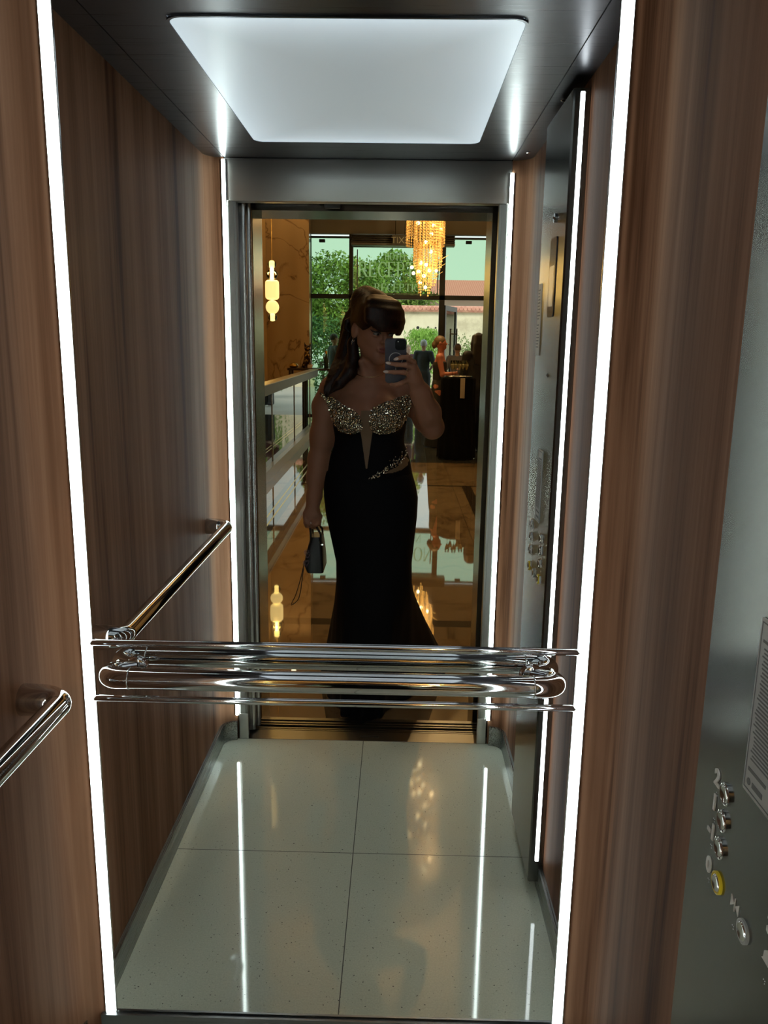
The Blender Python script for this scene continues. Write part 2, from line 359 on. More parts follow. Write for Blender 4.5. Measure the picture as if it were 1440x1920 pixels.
tag(obj('door_lock_cable', b, GREYSEAL, None, True, auto=35), 'short grey cable and switch box under the door header', 'cable')

b = BM(); box(b, -1.10, -1.06, -1.60, .10, -.05, 2.36); box(b, .90, .94, -1.60, .10, -.05, 2.36); box(b, -1.10, .94, -1.60, .10, 2.32, 2.36); box(b, -1.10, .94, .10, .14, -.05, 2.36); box(b, -1.10, .94, -1.60, .10, -.10, -.06)
struct('shaft_light_block', b, GREYSEAL, 'unseen dark shaft box added around the cabin to block stray daylight')  # unseen box, added to stop outside light leaking in around the cabin
# ------------------------------------------------------------------ handrails
def arc_pts(p0, p1, p2, n=14):
    p0, p1, p2 = map(Vector, (p0, p1, p2)); return [p0*(1-t)**2 + p1*2*t*(1-t) + p2*t*t for t in [i/n for i in range(n+1)]]
t = empty('handrail', (-.115, -.058, .876), 'polished chrome handrail across the mirror with curved elbow ends', 'handrail')
ZR, RR = .876, .0205
b = BM(); tube(b, [(-.498,-.058,ZR), (.262,-.058,ZR)], RR, 40); obj('rail', b, CHROME, t, True, auto=40)
for s, xe in ((-1, -.498), (1, .262)):
    b = BM()
    P_ = [Vector((xe, -.058, ZR))]
    for i in range(1, 19):
        a = PI*.5 - PI*i/18*.86
        P_.append(Vector((xe + s*.018 + s*.026*math.cos(a), -.036 - .022*math.sin(a), ZR)))
    P_.append(Vector((xe+s*.006, -.004, ZR)))
    R_ = [RR*1.03]*8 + [RR*(1.03-.022*i) for i in range(1, 13)]; R_ = R_[:len(P_)]
    tube(b, P_, R_, 32); e = obj('elbow', b, CHROME, t, True, auto=50)
    b = BM(); lathe(b, [(.0, -.012), (.017, -.012), (.022, -.008), (.024, -.003)], (xe+s*.004, 0, ZR), 32, 'y'); f_ = obj('wall_flange', b, CHROME, t, True, auto=40)
    b = BM(); lathe(b, [(RR*1.045, -.0015), (RR*1.055, 0), (RR*1.045, .0015)], (xe, -.058, ZR), 40, 'x'); obj('collar', b, CHROME_S, t, True)
t = empty('handrail', (-.585, -.68, ZR), 'polished chrome handrail along the left walnut wall', 'handrail')
b = BM(); tube(b, [(-.583,-.185,ZR), (-.583,-1.19,ZR)], .020, 40); obj('rail', b, CHROME, t, True, auto=40)
for s, ye in ((1, -.185), (-1, -1.19)):
    b = BM(); P_ = arc_pts((-.583, ye, ZR), (-.583, ye+s*.030, ZR), (-.625, ye+s*.028, ZR), 12) + [Vector((-.648, ye+s*.028, ZR-.0)), Vector((-.655, ye+s*.028, ZR))]
    R_ = [.0205, .0207, .021, .0215, .022, .0225, .0232, .024, .025, .026, .027, .0275, .028, .0285, .0285]
    tube(b, P_, R_, 32); obj('bracket', b, CHROME, t, True, auto=60)
# ================================================================== CONTROL PANEL
XP = .385; CY0, CY1 = -.862, -.525
t = empty('control_panel', (XP+.02, -.69, .05), 'tall brushed steel lift control panel with round buttons on the right wall', 'control panel')
b = BM(); prism(b, [(XP, CY1-.004), (XP+.004, CY1), (XR-.001, CY1), (XR-.001, CY0), (XP+.004, CY0), (XP, CY0+.004)], .035, 2.075)
faceplate = obj('faceplate', b, PANEL_STEEL, t, True, auto=25)
obj('light_strip', bx(XP+.016, XP+.026, CY1-.002, CY1+.004, .10, 2.068, .002, 2), mat('led_white_side', (1,1,1), .5, emit=(.9,.97,1.0), estr=9.0), t, True, auto=40)
LABELW = mat('white_print', (.75,.74,.70), .5); YEL = mat('yellow_ring', (.75,.55,.02), .35); RINGG = mat('grey_ring', (.45,.46,.45), .3, .4)
BTN = mat('button_steel', (.75,.75,.74), .13, 1.0); BRA = mat('braille_steel', (.5,.5,.5), .3, 1.0)
def button(y, z, sym, ring, lab, dy=.027, dz=.0):
    b = BM(); lathe(b, [(.0132, 0), (.0132, -.003), (.0118, -.0036), (.0104, -.003), (.0104, -.0005)], (XP, y, z), 32, 'x'); r = obj('button', b, ring, t, True, auto=30)
    r['label'] = lab
    b = BM(); lathe(b, [(.0100, 0), (.0100, -.0030), (.0088, -.0044), (.0045, -.0036), (.0008, -.0032)], (XP, y, z), 32, 'x'); k = obj('button_cap', b, BTN, r, True, auto=30)
    k.matrix_parent_inverse = Matrix.Translation(-Vector(t.location)) @ Matrix.Identity(4); k.matrix_parent_inverse = Matrix.Identity(4)
    if sym:
        if sym in ('><', 'BELL'):
            b = BM(); cy, cz = y+.026, z+.012
            if sym == '><':
                for s in (-1, 1): prism(b, [(cy+s*.002, cz), (cy+s*.010, cz-.007), (cy+s*.010, cz+.007)], XP-.0012, XP-.0001, 'x')
                box(b, XP-.0012, XP-.0001, cy-.0006, cy+.0006, cz-.008, cz+.008)
            else: prism(b, [(cy-.009, cz-.006), (cy+.009, cz-.006), (cy+.006, cz-.003), (cy+.005, cz+.005), (cy, cz+.009), (cy-.005, cz+.005), (cy-.006, cz-.003)], XP-.0012, XP-.0001, 'x')
            q = obj('symbol', b, LABELW, t)
        else:
            q = text_mesh('digit', sym, .027, LABELW, (XP-.0012, y+dy, z+dz), (PI/2, 0, -PI/2), t, .0008, off=.0011)
    b = BM()
    for i, j in ((0,0), (0,1), (1,0)): bmesh.ops.create_icosphere(b, subdivisions=1, radius=.0008, matrix=Matrix.Translation((XP, y+dy-.003+.003*i, z-.014-.003*j)))
    obj('braille_dots', b, BRA, t)
    return r
ya, yb = -.618, -.772
for (y, z, s, r, l, dz) in ((ya, 1.000, '2', BTN, 'round steel button beside the digit 2', .004), (ya, .966, '1', BTN, 'round steel button beside the digit 1', .006), (ya, .931, '-1', BTN, 'round steel button beside the digits -1', .004),
        (ya-.003, .887, '0', YEL, 'yellow-ringed button beside a bright symbol', .004), (-.694, .882, '><', RINGG, 'pale-ringed button beside a pair of arrows', 0), (-.772, .882, 'BELL', YEL, 'button beside a bell symbol', 0),
        (yb-.004, 1.006, '5', BTN, 'topmost button of the column nearer the door', 0), (yb, .969, '4', BTN, 'second button down nearer the door', 0), (yb-.002, .931, '3', BTN, 'third button down nearer the door', 0)):
    button(y, z, s, r, l, .027, dz)
# display, camera, notice sheets, maker's mark
b = BM(); prism(b, rrect(-.701, -.618, 1.574, 1.768, .012), XP-.0025, XP+.001, 'x'); d_ = obj('display_screen', b, mat('dark_display', (.03,.026,.03), .12), t, True, auto=40)
b = BM(); prism(b, rrect(-.690, -.629, 1.60, 1.70, .004), XP-.0030, XP-.0024, 'x'); obj('display_window', b, mat('brown_display', (.075,.06,.055), .25), t)
b = BM(); lathe(b, [(.011, 0), (.011, -.004), (.008, -.006), (.006, -.0045)], (XP, -.66, 1.815), 24, 'x'); obj('keyhole', b, CHROME, t, True, auto=30)
PAPER = mat('silver_notice', (.50,.50,.49), .35, .25); INK = mat('notice_ink', (.15,.15,.15), .6)
b = BM(); prism(b, rrect(-.722, -.655, 1.032, 1.228, .003), XP-.0016, XP-.0001, 'x'); nt_ = obj('notice_plate', b, PAPER, t, True, auto=40)
b = BM(); fr = (-.719, -.658, 1.036, 1.224)
for (a0, a1, c0, c1) in ((fr[0], fr[1], fr[2], fr[2]+.0012), (fr[0], fr[1], fr[3]-.0012, fr[3]), (fr[0], fr[0]+.0012, fr[2], fr[3]), (fr[1]-.0012, fr[1], fr[2], fr[3])): box(b, XP-.0021, XP-.0016, a0, a1, c0, c1)
z = 1.196
box(b, XP-.0021, XP-.0016, -.700, -.664, 1.203, 1.206)
while z > 1.070:
    box(b, XP-.0021, XP-.0016, -.714, -.664+random.uniform(-.006, 0), z, z+.0016); z -= .0043
box(b, XP-.0021, XP-.0016, -.705, -.664, 1.058, 1.062); lathe(b, [(.004, 0), (.004, -.0005)], (XP-.0016, -.668, 1.046), 16, 'x'); box(b, XP-.0021, XP-.0016, -.700, -.676, 1.043, 1.049)
obj('printed_text', b, INK, t)
b = BM(); prism(b, rrect(-.858, -.800, 1.475, 1.668, .002), XP-.0012, XP-.0001, 'x'); obj('notice_sticker', b, mat('cream_sticker', (.5,.47,.43), .5), t)
b = BM()
for z in [1.65-.0085*i for i in range(20)]:
    if random.random() < .8: box(b, XP-.0017, XP-.0012, -.852, -.852+random.uniform(.02, .045), z, z+.003)
obj('sticker_print', b, INK, t)
b = BM(); box(b, XP-.0012, XP, -.649, -.641, 1.4245, 1.4275); box(b, XP-.0012, XP, -.668, -.660, 1.4255, 1.4285); prism(b, [(-.6545+.005*math.cos(a), 1.4265+.005*math.sin(a)) for a in (0, PI/2, PI, 3*PI/2)], XP-.0012, XP, 'x')
obj('makers_mark', b, BLACK, t)
# ================================================================== HOTEL LOBBY (behind the camera, seen in the mirror)
YW = -15.4
struct('floor', bx(-6, 5, YW-.1, -1.556, -.05, 0), LOBBY_FLOOR, 'polished lobby floor of beige marble and dark slate tiles')
bb = BM(); box(bb, -6, 5, YW, -1.745, 4.9, 5.0); struct('ceiling', bb, WHITE_CEIL, 'warm plaster ceiling of the lobby')
bb = BM(); box(bb, -6, -.66, -1.745, -1.60, 0, 4.9); box(bb, .48, 5, -1.745, -1.60, 0, 4.9); box(bb, -.66, .48, -1.745, -1.60, 2.30, 4.9); struct('wall_lift', bb, MARBLE, 'marble lobby wall around the lift doorway')
struct('wall_right', bx(5, 5.1, YW, -1.6, 0, 4.9), WHITE_CEIL, 'far right lobby wall')
struct('wall_left', bx(-6.1, -6, YW, -1.6, 0, 4.9), WHITE_CEIL, 'far left lobby wall')
bb = BM(); box(bb, -2.53, -1.72, -14.25, -14.0, 0, 4.9); struct('wall_marble', bb, MARBLE, 'veined beige marble wall panel left of the lobby windows')
bb = BM(); box(bb, -2.75, -2.53, -14.3, -10.5, 0, 4.9); struct('wall_side', bb, mat('amber_wall', (.62,.40,.15), .5), 'warm amber wall beside the pendant lamps')
bb = BM(); box(bb, -6, -1.88, YW-.06, YW+.06, 0, 4.9); box(bb, 2.9, 5, YW-.06, YW+.06, 0, 4.9); box(bb, -1.88, 2.9, YW-.06, YW+.1, 3.66, 4.9); struct('wall_windows', bb, BULKHEAD, 'grey bulkhead and wall around the lobby windows')
# curtain wall: three bays, each with an upper and a lower pane
def window(i, x0, x1, z0, z1, lab, fr=.035):
    t = empty('window_%d' % i, ((x0+x1)/2, YW, z0)); t['kind'] = 'structure'; t['label'] = lab
    b = BM(); box(b, x0, x0+fr, YW-.04, YW+.04, z0, z1); box(b, x1-fr, x1, YW-.04, YW+.04, z0, z1); box(b, x0+fr, x1-fr, YW-.04, YW+.04, z0, z0+fr); box(b, x0+fr, x1-fr, YW-.04, YW+.04, z1-fr, z1); obj('window_frame', b, MULLION, t)
    obj('pane', bx(x0+fr, x1-fr, YW-.006, YW+.006, z0+fr, z1-fr), GLASS, t); return t
window(1, -1.86, -1.02, 0, 2.445, 'lower lobby window beside the marble wall'); window(2, -1.86, -1.02, 2.445, 3.62, 'upper lobby window beside the marble wall')
W3 = window(3, -1.02, .845, 2.445, 3.45, 'wide window over the entrance with frosted lettering')
window(4, .845, 1.82, 2.445, 3.62, 'upper lobby window right of the entrance')
window(5, 1.82, 2.9, 0, 3.66, 'tall lobby window at the far right')
b = BM(); box(b, -1.86, 1.82, YW-.02, YW+.07, 2.40, 2.49); box(b, -1.055, -.975, YW-.05, YW+.07, 0, 3.66); box(b, .79, .90, YW-.05, YW+.07, 0, 3.66); box(b, -1.88, -1.83, YW-.05, YW+.07, 0, 3.66); box(b, 1.78, 1.86, YW-.05, YW+.07, 0, 3.66)
struct('trim_8', b, MULLION, 'dark bronze posts and transom of the entrance')
FROST = bpy.data.materials.new('frosted_lettering'); FROST.use_nodes = True; nn_ = FROST.node_tree; nn_.nodes.clear()
o_ = nn_.nodes.new('ShaderNodeOutputMaterial'); a_ = nn_.nodes.new('ShaderNodeBsdfTransparent'); d_ = nn_.nodes.new('ShaderNodeBsdfTranslucent'); d_.inputs[0].default_value = (.85,.85,.60,1); x_ = nn_.nodes.new('ShaderNodeMixShader'); x_.inputs[0].default_value = .62
nn_.links.new(a_.outputs[0], x_.inputs[1]); nn_.links.new(d_.outputs[0], x_.inputs[2]); nn_.links.new(x_.outputs[0], o_.inputs[0])
# roman capitals with thick stems, thin bars and serifs; unit cap height
def glyph(c):
    S_, T_ = .15, .05; q = []; B = lambda a, b_, c_, d: q.append([(a,c_), (b_,c_), (b_,d), (a,d)])
    def stem(x, ser=True):
        B(x, x+S_, 0, 1)
        if ser: B(x-.07, x+S_+.07, 0, .035); B(x-.07, x+S_+.07, .965, 1)
    def ring(cx, cz, ro, zo, ri, zi, a0, a1, n=20):
        for i in range(n):
            a, b_ = math.radians(a0+(a1-a0)*i/n), math.radians(a0+(a1-a0)*(i+1)/n)
            q.append([(cx+ri*math.cos(a), cz+zi*math.sin(a)), (cx+ro*math.cos(a), cz+zo*math.sin(a)), (cx+ro*math.cos(b_), cz+zo*math.sin(b_)), (cx+ri*math.cos(b_), cz+zi*math.sin(b_))])
    w_ = .8
    if c in 'RP': stem(.08); B(.23,.42,.95,1); B(.23,.42,.46,.51); ring(.42,.73,.28,.27,.14,.22,-90,90)
    if c == 'R': q.append([(.38,.48), (.54,.48), (.86,.0), (.68,.0)]); B(.66,.92,0,.035); w_ = .9
    if c == 'E': stem(.08); B(.23,.66,.95,1); B(.62,.68,.76,1); B(.23,.52,.49,.54); B(.49,.54,.40,.63); B(.23,.70,0,.05); B(.66,.72,0,.26); w_ = .8
    if c == 'L': stem(.08); B(.23,.66,0,.05); B(.62,.68,0,.26); w_ = .76
    if c == 'T': stem(.34, False); B(.24,.59,0,.035); B(.04,.79,.95,1); B(.04,.09,.74,1); B(.74,.79,.74,1); w_ = .84
    if c == 'I': stem(.1); w_ = .38
    if c == 'H': stem(.08); stem(.62); B(.23,.62,.48,.54); w_ = .92
    if c == 'O': ring(.45,.5,.42,.51,.27,.46,0,360,32); w_ = .92
    if c == 'C': ring(.46,.5,.42,.51,.27,.46,42,318,28); B(.74,.79,.66,.96); w_ = .84
    if c == 'N': B(.10,.15,0,1); B(.72,.77,0,1); q.append([(.08,1), (.24,1), (.77,0), (.68,0)]); B(0,.24,0,.035); B(.64,.86,.965,1); B(-.0,.2,.965,1); w_ = .9
    return q, w_
def roman(word, x_mid, z0, hgt, sxx, y, parent):
    b = BM(); tot = sum(glyph(c)[1] for c in word)*hgt*sxx; x = x_mid - tot/2
    for c in word:
        g_, w_ = glyph(c)
        for pl in g_: prism(b, [(x+a*hgt*sxx, z0+d*hgt) for a, d in pl], y, y+.002, 'y')
        x += w_*hgt*sxx
    o = obj('lettering', b, FROST, parent); return o
roman('HOTEL', -.10, 3.17, .14, .80, YW-.012, W3); roman('RECEPTION', -.04, 2.84, .30, .78, YW-.012, W3); roman('RECEPTION', .0, 2.56, .155, .98, YW-.012, W3)
b = BM(); 
for a in ((-.90, -.88, 2.50, 3.37), (.74, .76, 2.50, 3.20), (-.90, .76, 2.50, 2.52)): box(b, a[0], a[1], YW+.008, YW+.03, a[2], a[3])
q = obj('inner_sash', b, mat('grey_sash', (.2,.22,.2), .4), W3)
# air curtain with slats over the entrance, exit sign, sensors
t = empty('air_curtain', (0, YW+.2, 3.45), 'long slatted grey air curtain housing above the entrance', 'air curtain')
b = BM(); box(b, -1.0, 1.06, YW+.08, YW+.32, 3.42, 3.47, .008, 2); box(b, -1.0, 1.06, YW+.08, YW+.16, 3.47, 3.64); obj('housing', b, mat('grey_housing', (.17,.17,.155), .4, .3), t)
b = BM(); SL = mat('dark_slats', (.045,.045,.042), .4, .4)
for k in range(4): b = BM(); box(b, -1.0, 1.06, YW+.16, YW+.28, 3.485+.04*k, 3.505+.04*k); obj('slat', b, SL, t)
t = empty('exit_sign', (-.05, -14.6, 3.45), 'small rectangular EXIT sign hanging before the air curtain', 'sign')
b = BM(); box(b, -.175, .115, -14.62, -14.58, 3.36, 3.56, .006, 2); obj('sign_box', b, mat('sign_grey', (.14,.145,.12), .4), t)
text_mesh('lettering', 'EXIT', .165, mat('sign_letters', (.75,.80,.68), .5), (-.03, -14.578, 3.455), (PI/2, 0, PI), t, .002)
b = BM(); tube(b, [(-.12,-14.6,3.56), (-.12,-14.6,4.9)], .006, 8); tube(b, [(.06,-14.6,3.56), (.06,-14.6,4.9)], .006, 8); obj('hanging_rod', b, MULLION, t)
for x, z, l in ((1.35, 3.52, 'small dark sensor box above the right window'), (-1.60, 3.52, 'small dark sensor box above the left window')):
    b = BM(); box(b, x-.06, x+.06, YW+.05, YW+.12, z-.03, z+.03, .008, 2); tag(obj('door_sensor', b, BLACK, None, True, auto=35), l, 'sensor')
# open entrance door leaf hinged at the right post
ang = math.radians(-72); hx, hy = .905, YW-.03
t = empty('door_5', (hx, hy, 0)); t['kind'] = 'structure'; t['label'] = 'glazed entrance door leaf standing open outward'
def leaf(bm, *a):
    vs_ = box(bm, *a)
    for v in vs_:
        x, y = v.co.x, v.co.y; v.co.x = hx + x*math.cos(ang) - y*math.sin(ang); v.co.y = hy + x*math.sin(ang) + y*math.cos(ang)
b = BM(); leaf(b, 0, .09, -.025, .025, .02, 2.30); leaf(b, .90, .99, -.025, .025, .02, 2.30); leaf(b, .09, .90, -.025, .025, 2.20, 2.30); leaf(b, .09, .90, -.025, .025, .02, .16); obj('door_frame', b, mat('grey_door_frame', (.06,.062,.062), .4, .3), t)
b = BM(); leaf(b, .09, .90, -.005, .005, .16, 2.20); obj('pane', b, GLASS, t)
b = BM(); leaf(b, .80, .83, .06, .09, .85, 1.85); leaf(b, .80, .83, .0, .09, .95, .98); leaf(b, .80, .83, .0, .09, 1.72, 1.75); obj('door_handle', b, CHROME_S, t)
# balustrade with broad metal rail and mirror-glass infill
t = empty('balustrade', (-1.43, -10, 0), 'low balustrade with broad grey rail and reflective glass infill', 'balustrade')
b = BM(); box(b, -1.56, -1.43, -12.7, -5.9, .935, 1.045); obj('rail_fascia', b, mat('warm_grey_fascia', (.045,.042,.03), .45), t)
obj('top_cap', bx(-1.57, -1.42, -12.7, -5.9, 1.045, 1.055, .003, 2), mat('pale_cap', (.36,.32,.24), .3, .2), t, True, auto=35)
obj('glass_infill', bx(-1.50, -1.485, -12.7, -5.9, .12, .935), PANELGLASS, t)
obj('kerb', bx(-1.56, -1.42, -12.7, -5.9, 0, .12), mat('kerb_stone', (.2,.18,.15), .3), t)
for y in (-7.9, -9.9, -11.9): obj('glass_joint', bx(-1.488, -1.476, y-.008, y+.008, .12, .935), CHROME_S, t)
for k, (xs, y0, y1) in enumerate((((-1.14, -1.085), -15.0, -2.95),)):
    for x in xs:
        b = BM(); box(b, x-.0065, x+.0065, y0, y1, 0, .0016); tag(obj('floor_inlay', b, GOLD), 'thin brass inlay line on the %s of the pair set in the lobby floor' % ('left' if x < -1.1 else 'right'), 'floor inlay', 'brass floor inlay lines')
# lamps
WARM = mat('warm_glow', (1,.9,.6), .4, emit=(1.0,.72,.26), estr=1.25); WARMH = mat('warm_tube_glow', (1,.95,.8), .4, emit=(1.0,.84,.45), estr=2.6)
AMBERG = window_glass('amber_clear_glass', (.95,.80,.45), .25)
def pendant(x, y, z0, lab, sc=1.0):
    t = empty('pendant_lamp', (x, y, z0), lab, 'pendant lamp', 'stacked glass pendant lamps')
    def part(nm, pr, m): b = BM(); lathe(b, [(r*sc, z*sc) for r, z in pr], (x, y, z0), 28); obj(nm, b, m, t, True, auto=40)
    def ball(cz, r, h, k=1.0): return [(max(.004, r*math.sin(a)**k), cz - h*math.cos(a)) for a in [PI*i/16 for i in range(17)]]
    part('lower_ball', ball(.065, .075, .065), AMBERG); part('tube', [(.035, .01), (.04, .12)], WARMH)
    part('globe', ball(.235, .112, .115), WARM)
    part('drum_shade', [(.02, .355), (.085, .36), (.112, .385), (.116, .43), (.116, .60), (.112, .645), (.085, .67), (.02, .675)], WARM)
    part('clear_ring', ball(.76, .095, .085), AMBERG); part('tube', [(.033, .68), (.033, .86)], WARMH)
    part('upper_ball', ball(.925, .072, .068), AMBERG); part('tube', [(.04, .87), (.045, .90), (.045, .96), (.035, .98)], WARMH)
    b = BM(); tube(b, [(x, y, z0+.98*sc), (x, y, 4.9)], .004, 8); obj('cord', b, GOLD, t)
    lt = bpy.data.lights.new('bulb', 'POINT'); lt.energy = 30; lt.color = (1,.70,.34); lt.shadow_soft_size = .012; lo = bpy.data.objects.new('bulb', lt); link(lo); lo.parent = t; lo.matrix_parent_inverse = Matrix.Translation(-t.location); lo.location = (x, y+.062*sc, z0+.77*sc)
pendant(-1.635, -9.0, 1.765, 'stacked glowing glass pendant lamp over the balustrade', .76)
pendant(-2.06, -10.2, 1.80, 'stacked glass pendant lamp half hidden by the door jamb', .78)
pendant(-1.39, -6.5, 3.15, 'stacked glass pendant lamp hung high near the lift, caught in the floor reflection', .95)
# ================================================================== IMPLICIT-SURFACE TOOLKIT (smooth bodies as one continuous mesh)
class Field:
    def __init__(s, lo, hi, h):
        s.lo = np.array(lo, np.float32); s.h = h; s.n = np.ceil((np.array(hi)-np.array(lo))/h).astype(int)+1
        s.a = np.full(s.n, .6, np.float32)
    def sub(s, lo, hi):
        i0 = np.clip(np.floor((np.array(lo)-s.lo)/s.h).astype(int), 0, s.n); i1 = np.clip(np.ceil((np.array(hi)-s.lo)/s.h).astype(int)+1, 0, s.n)
        sl = tuple(slice(a, b) for a, b in zip(i0, i1))
        ax = [s.lo[k] + s.h*np.arange(i0[k], i1[k], dtype=np.float32) for k in range(3)]
        return sl, ax[0][:,None,None], ax[1][None,:,None], ax[2][None,None,:]
    def add(s, fn, lo, hi, k=.01, mode='u'):
        sl, X, Y, Z = s.sub(lo, hi)
        if min(np.array(s.a[sl].shape)) == 0: return
        d = fn(X, Y, Z).astype(np.float32); a = s.a[sl]
        if mode == 'u': hh = np.clip(.5 + .5*(a-d)/k, 0, 1); s.a[sl] = a*(1-hh) + d*hh - k*hh*(1-hh)
        elif mode == 's': hh = np.clip(.5 - .5*(a+d)/k, 0, 1); s.a[sl] = a*(1-hh) - d*hh + k*hh*(1-hh)
    def cone(s, p, q, r1, r2, k=.015, mode='u', M=None):
        p = np.array(p, float); q = np.array(q, float)
        if M is not None: p = M[0]@p + M[1]; q = M[0]@q + M[1]
        R = max(r1, r2) + max(k, .012) + .01; ba = q-p; L2 = float(ba@ba) + 1e-12
        def fn(X, Y, Z):
            x, y, z = X-p[0], Y-p[1], Z-p[2]; t = np.clip((x*ba[0]+y*ba[1]+z*ba[2])/L2, 0, 1)
            return np.sqrt((x-t*ba[0])**2 + (y-t*ba[1])**2 + (z-t*ba[2])**2) - (r1 + (r2-r1)*t)
        s.add(fn, np.minimum(p,q)-R, np.maximum(p,q)+R, k, mode)
    def chain(s, pts, rad, k=.015, M=None):
        for i in range(len(pts)-1): s.cone(pts[i], pts[i+1], rad[i], rad[i+1], k, 'u', M)
    def ell(s, c, r, k=.015, mode='u', M=None, rot=None):
        c = np.array(c, float); r = np.array(r, float); A = np.eye(3)
        if rot is not None: A = np.array(Euler(rot).to_matrix())
        if M is not None: c = M[0]@c + M[1]; A = M[0]@A
        R = max(r) + max(k, .012) + .01; rm = float(min(r))
        def fn(X, Y, Z):
            x, y, z = X-c[0], Y-c[1], Z-c[2]
            u = [(A[0,i]*x + A[1,i]*y + A[2,i]*z) for i in range(3)]
            k0 = np.sqrt(sum((u[i]/r[i])**2 for i in range(3))); k1 = np.sqrt(sum((u[i]/r[i]**2)**2 for i in range(3))) + 1e-6
            return k0*(k0-1)/k1
        s.add(fn, c-R, c+R, k, mode)
    def mesh(s):
        a = s.a; g = a < 0; c = np.zeros(s.n-1, np.uint8)
        for i in (0,1):
            for j in (0,1):
                for k in (0,1): c += g[i:s.n[0]-1+i, j:s.n[1]-1+j, k:s.n[2]-1+k]
        act = np.argwhere((c > 0) & (c < 8)); cs = s.n-1
        flat = (act[:,0]*cs[1] + act[:,1])*cs[2] + act[:,2]
        pos = np.zeros((len(act), 3)); cnt = np.zeros(len(act)); cor = {}
        for i in (0,1):
            for j in (0,1):
                for k in (0,1): cor[i,j,k] = a[act[:,0]+i, act[:,1]+j, act[:,2]+k]
        for c0 in cor:
            for ax in range(3):
                if c0[ax]: continue
                c1 = list(c0); c1[ax] = 1; c1 = tuple(c1); v0, v1 = cor[c0], cor[c1]; m = (v0 < 0) != (v1 < 0)
                t = np.where(m, v0/np.where(m, v0-v1, 1), 0); pp = np.zeros((len(act), 3)); pp[:] = c0; pp[:,ax] += t
                pos += pp*m[:,None]; cnt += m
        V = (act + pos/cnt[:,None])*s.h + s.lo; F = []
        for ax in range(3):
            sl0 = [slice(None)]*3; sl1 = [slice(None)]*3; sl0[ax] = slice(0,-1); sl1[ax] = slice(1,None)
            g0 = g[tuple(sl0)]; g1 = g[tuple(sl1)]; e = np.argwhere(g0 != g1); fw = g0[e[:,0],e[:,1],e[:,2]]
            u, v = (ax+1)%3, (ax+2)%3; ok = (e[:,u] > 0) & (e[:,v] > 0) & (e[:,u] < s.n[u]-1) & (e[:,v] < s.n[v]-1); e = e[ok]; fw = fw[ok]; q = []
            for du, dv in ((-1,-1), (0,-1), (0,0), (-1,0)):
                cc = e.copy(); cc[:,u] += du; cc[:,v] += dv; q.append(np.searchsorted(flat, (cc[:,0]*cs[1] + cc[:,1])*cs[2] + cc[:,2]))
            q = np.stack(q, 1); q[~fw] = q[~fw][:, ::-1]; F.append(q)
        return V, np.concatenate(F)
def np_mesh(name, V, F, m, parent=None, local=False, kind=None):
    me = bpy.data.meshes.new(name); me.vertices.add(len(V)); me.vertices.foreach_set('co', np.asarray(V, np.float32).ravel())
    me.loops.add(F.size); me.loops.foreach_set('vertex_index', F.astype(np.int32).ravel()); n = F.shape[1]
    me.polygons.add(len(F)); me.polygons.foreach_set('loop_start', np.arange(len(F), dtype=np.int32)*n)
    me.update(calc_edges=True); me.validate(); me.shade_smooth()
    for mm in (m if isinstance(m, (list, tuple)) else [m]): me.materials.append(mm)
    o = bpy.data.objects.new(name, me); link(o)
    if parent is not None:
        o.parent = parent
        if not local: o.matrix_parent_inverse = Matrix.Translation(-Vector(root_loc(parent)))
    if kind: o['kind'] = kind
    return o
def Yv(p): return (p[0], -p[1], p[2])          # (x, distance from the mirror, z) -> world

# ================================================================== WOMAN IN BLACK GOWN
SKIN = mat('skin', (.33,.150,.090), .48, spec=.35); P(SKIN).inputs['Subsurface Weight'].default_value = .08; P(SKIN).inputs['Subsurface Radius'].default_value = (.02,.008,.004)
HAIR = mat('auburn_hair', (.060,.013,.006), .42, spec=.3); n_ = noise(HAIR, coords(HAIR, (150,150,12)), 1.5, 3); L(HAIR, ramp(HAIR, n_, [(.3, (.004,.002,.0015)), (.7, (.026,.006,.0025))]), P(HAIR).inputs['Base Color']); bump(HAIR, n_, .5, .002)
VELVET = mat('black_crepe', (.0035,.0035,.005), .75, spec=.15)
NUDE = mat('nude_mesh', (.20,.125,.07), .6)
HM = (np.array(Euler((math.radians(-9), math.radians(3), math.radians(-30)), 'XYZ').to_matrix()), np.array((-.103, -1.755, 1.545)))
fld = Field((-.42, -1.96, .70), (.24, -1.40, 1.69), .0026)
X0 = -.117
T = [  # torso
 ((X0,1.795,1.235), (.132,.090,.150)), ((X0,1.79,1.12), (.128,.085,.16)), ((X0+.002,1.79,1.03), (.153,.098,.085)), ((X0+.004,1.80,.93), (.177,.112,.13)), ((X0+.005,1.80,.82), (.165,.105,.12))]
for c, r in T: fld.ell(Yv(c), r, .06)
fld.cone(Yv((-.262,1.805,1.318)), Yv((.030,1.805,1.318)), .046, .046, .05)
fld.cone(Yv((X0,1.80,1.31)), Yv((X0+.002,1.79,1.36)), .072, .054, .05)
fld.cone(Yv((X0,1.795,1.34)), Yv((-.108,1.775,1.47)), .049, .046, .03)
for s in (-1, 1): fld.cone(Yv((X0+s*.03,1.81,1.395)), Yv((X0+s*.135,1.812,1.338)), .034, .030, .04)
for s, bxc in ((-1,-.186), (1,-.050)): fld.ell(Yv((bxc,1.722,1.222)), (.072,.070,.066), .045)
for s in (-1, 1): fld.cone(Yv((X0+s*.018,1.742,1.352)), Yv((X0+s*.145,1.775,1.352)), .011, .013, .02)      # collar bones
fld.cone(Yv((-.150,1.735,1.43)), Yv((-.126,1.745,1.355)), .013, .009, .02)                                  # neck tendon
for s in (-1, 1): fld.chain([Yv((X0+s*.085,1.80,.86)), Yv((X0+s*.08,1.80,.70))], [.085,.072], .05)
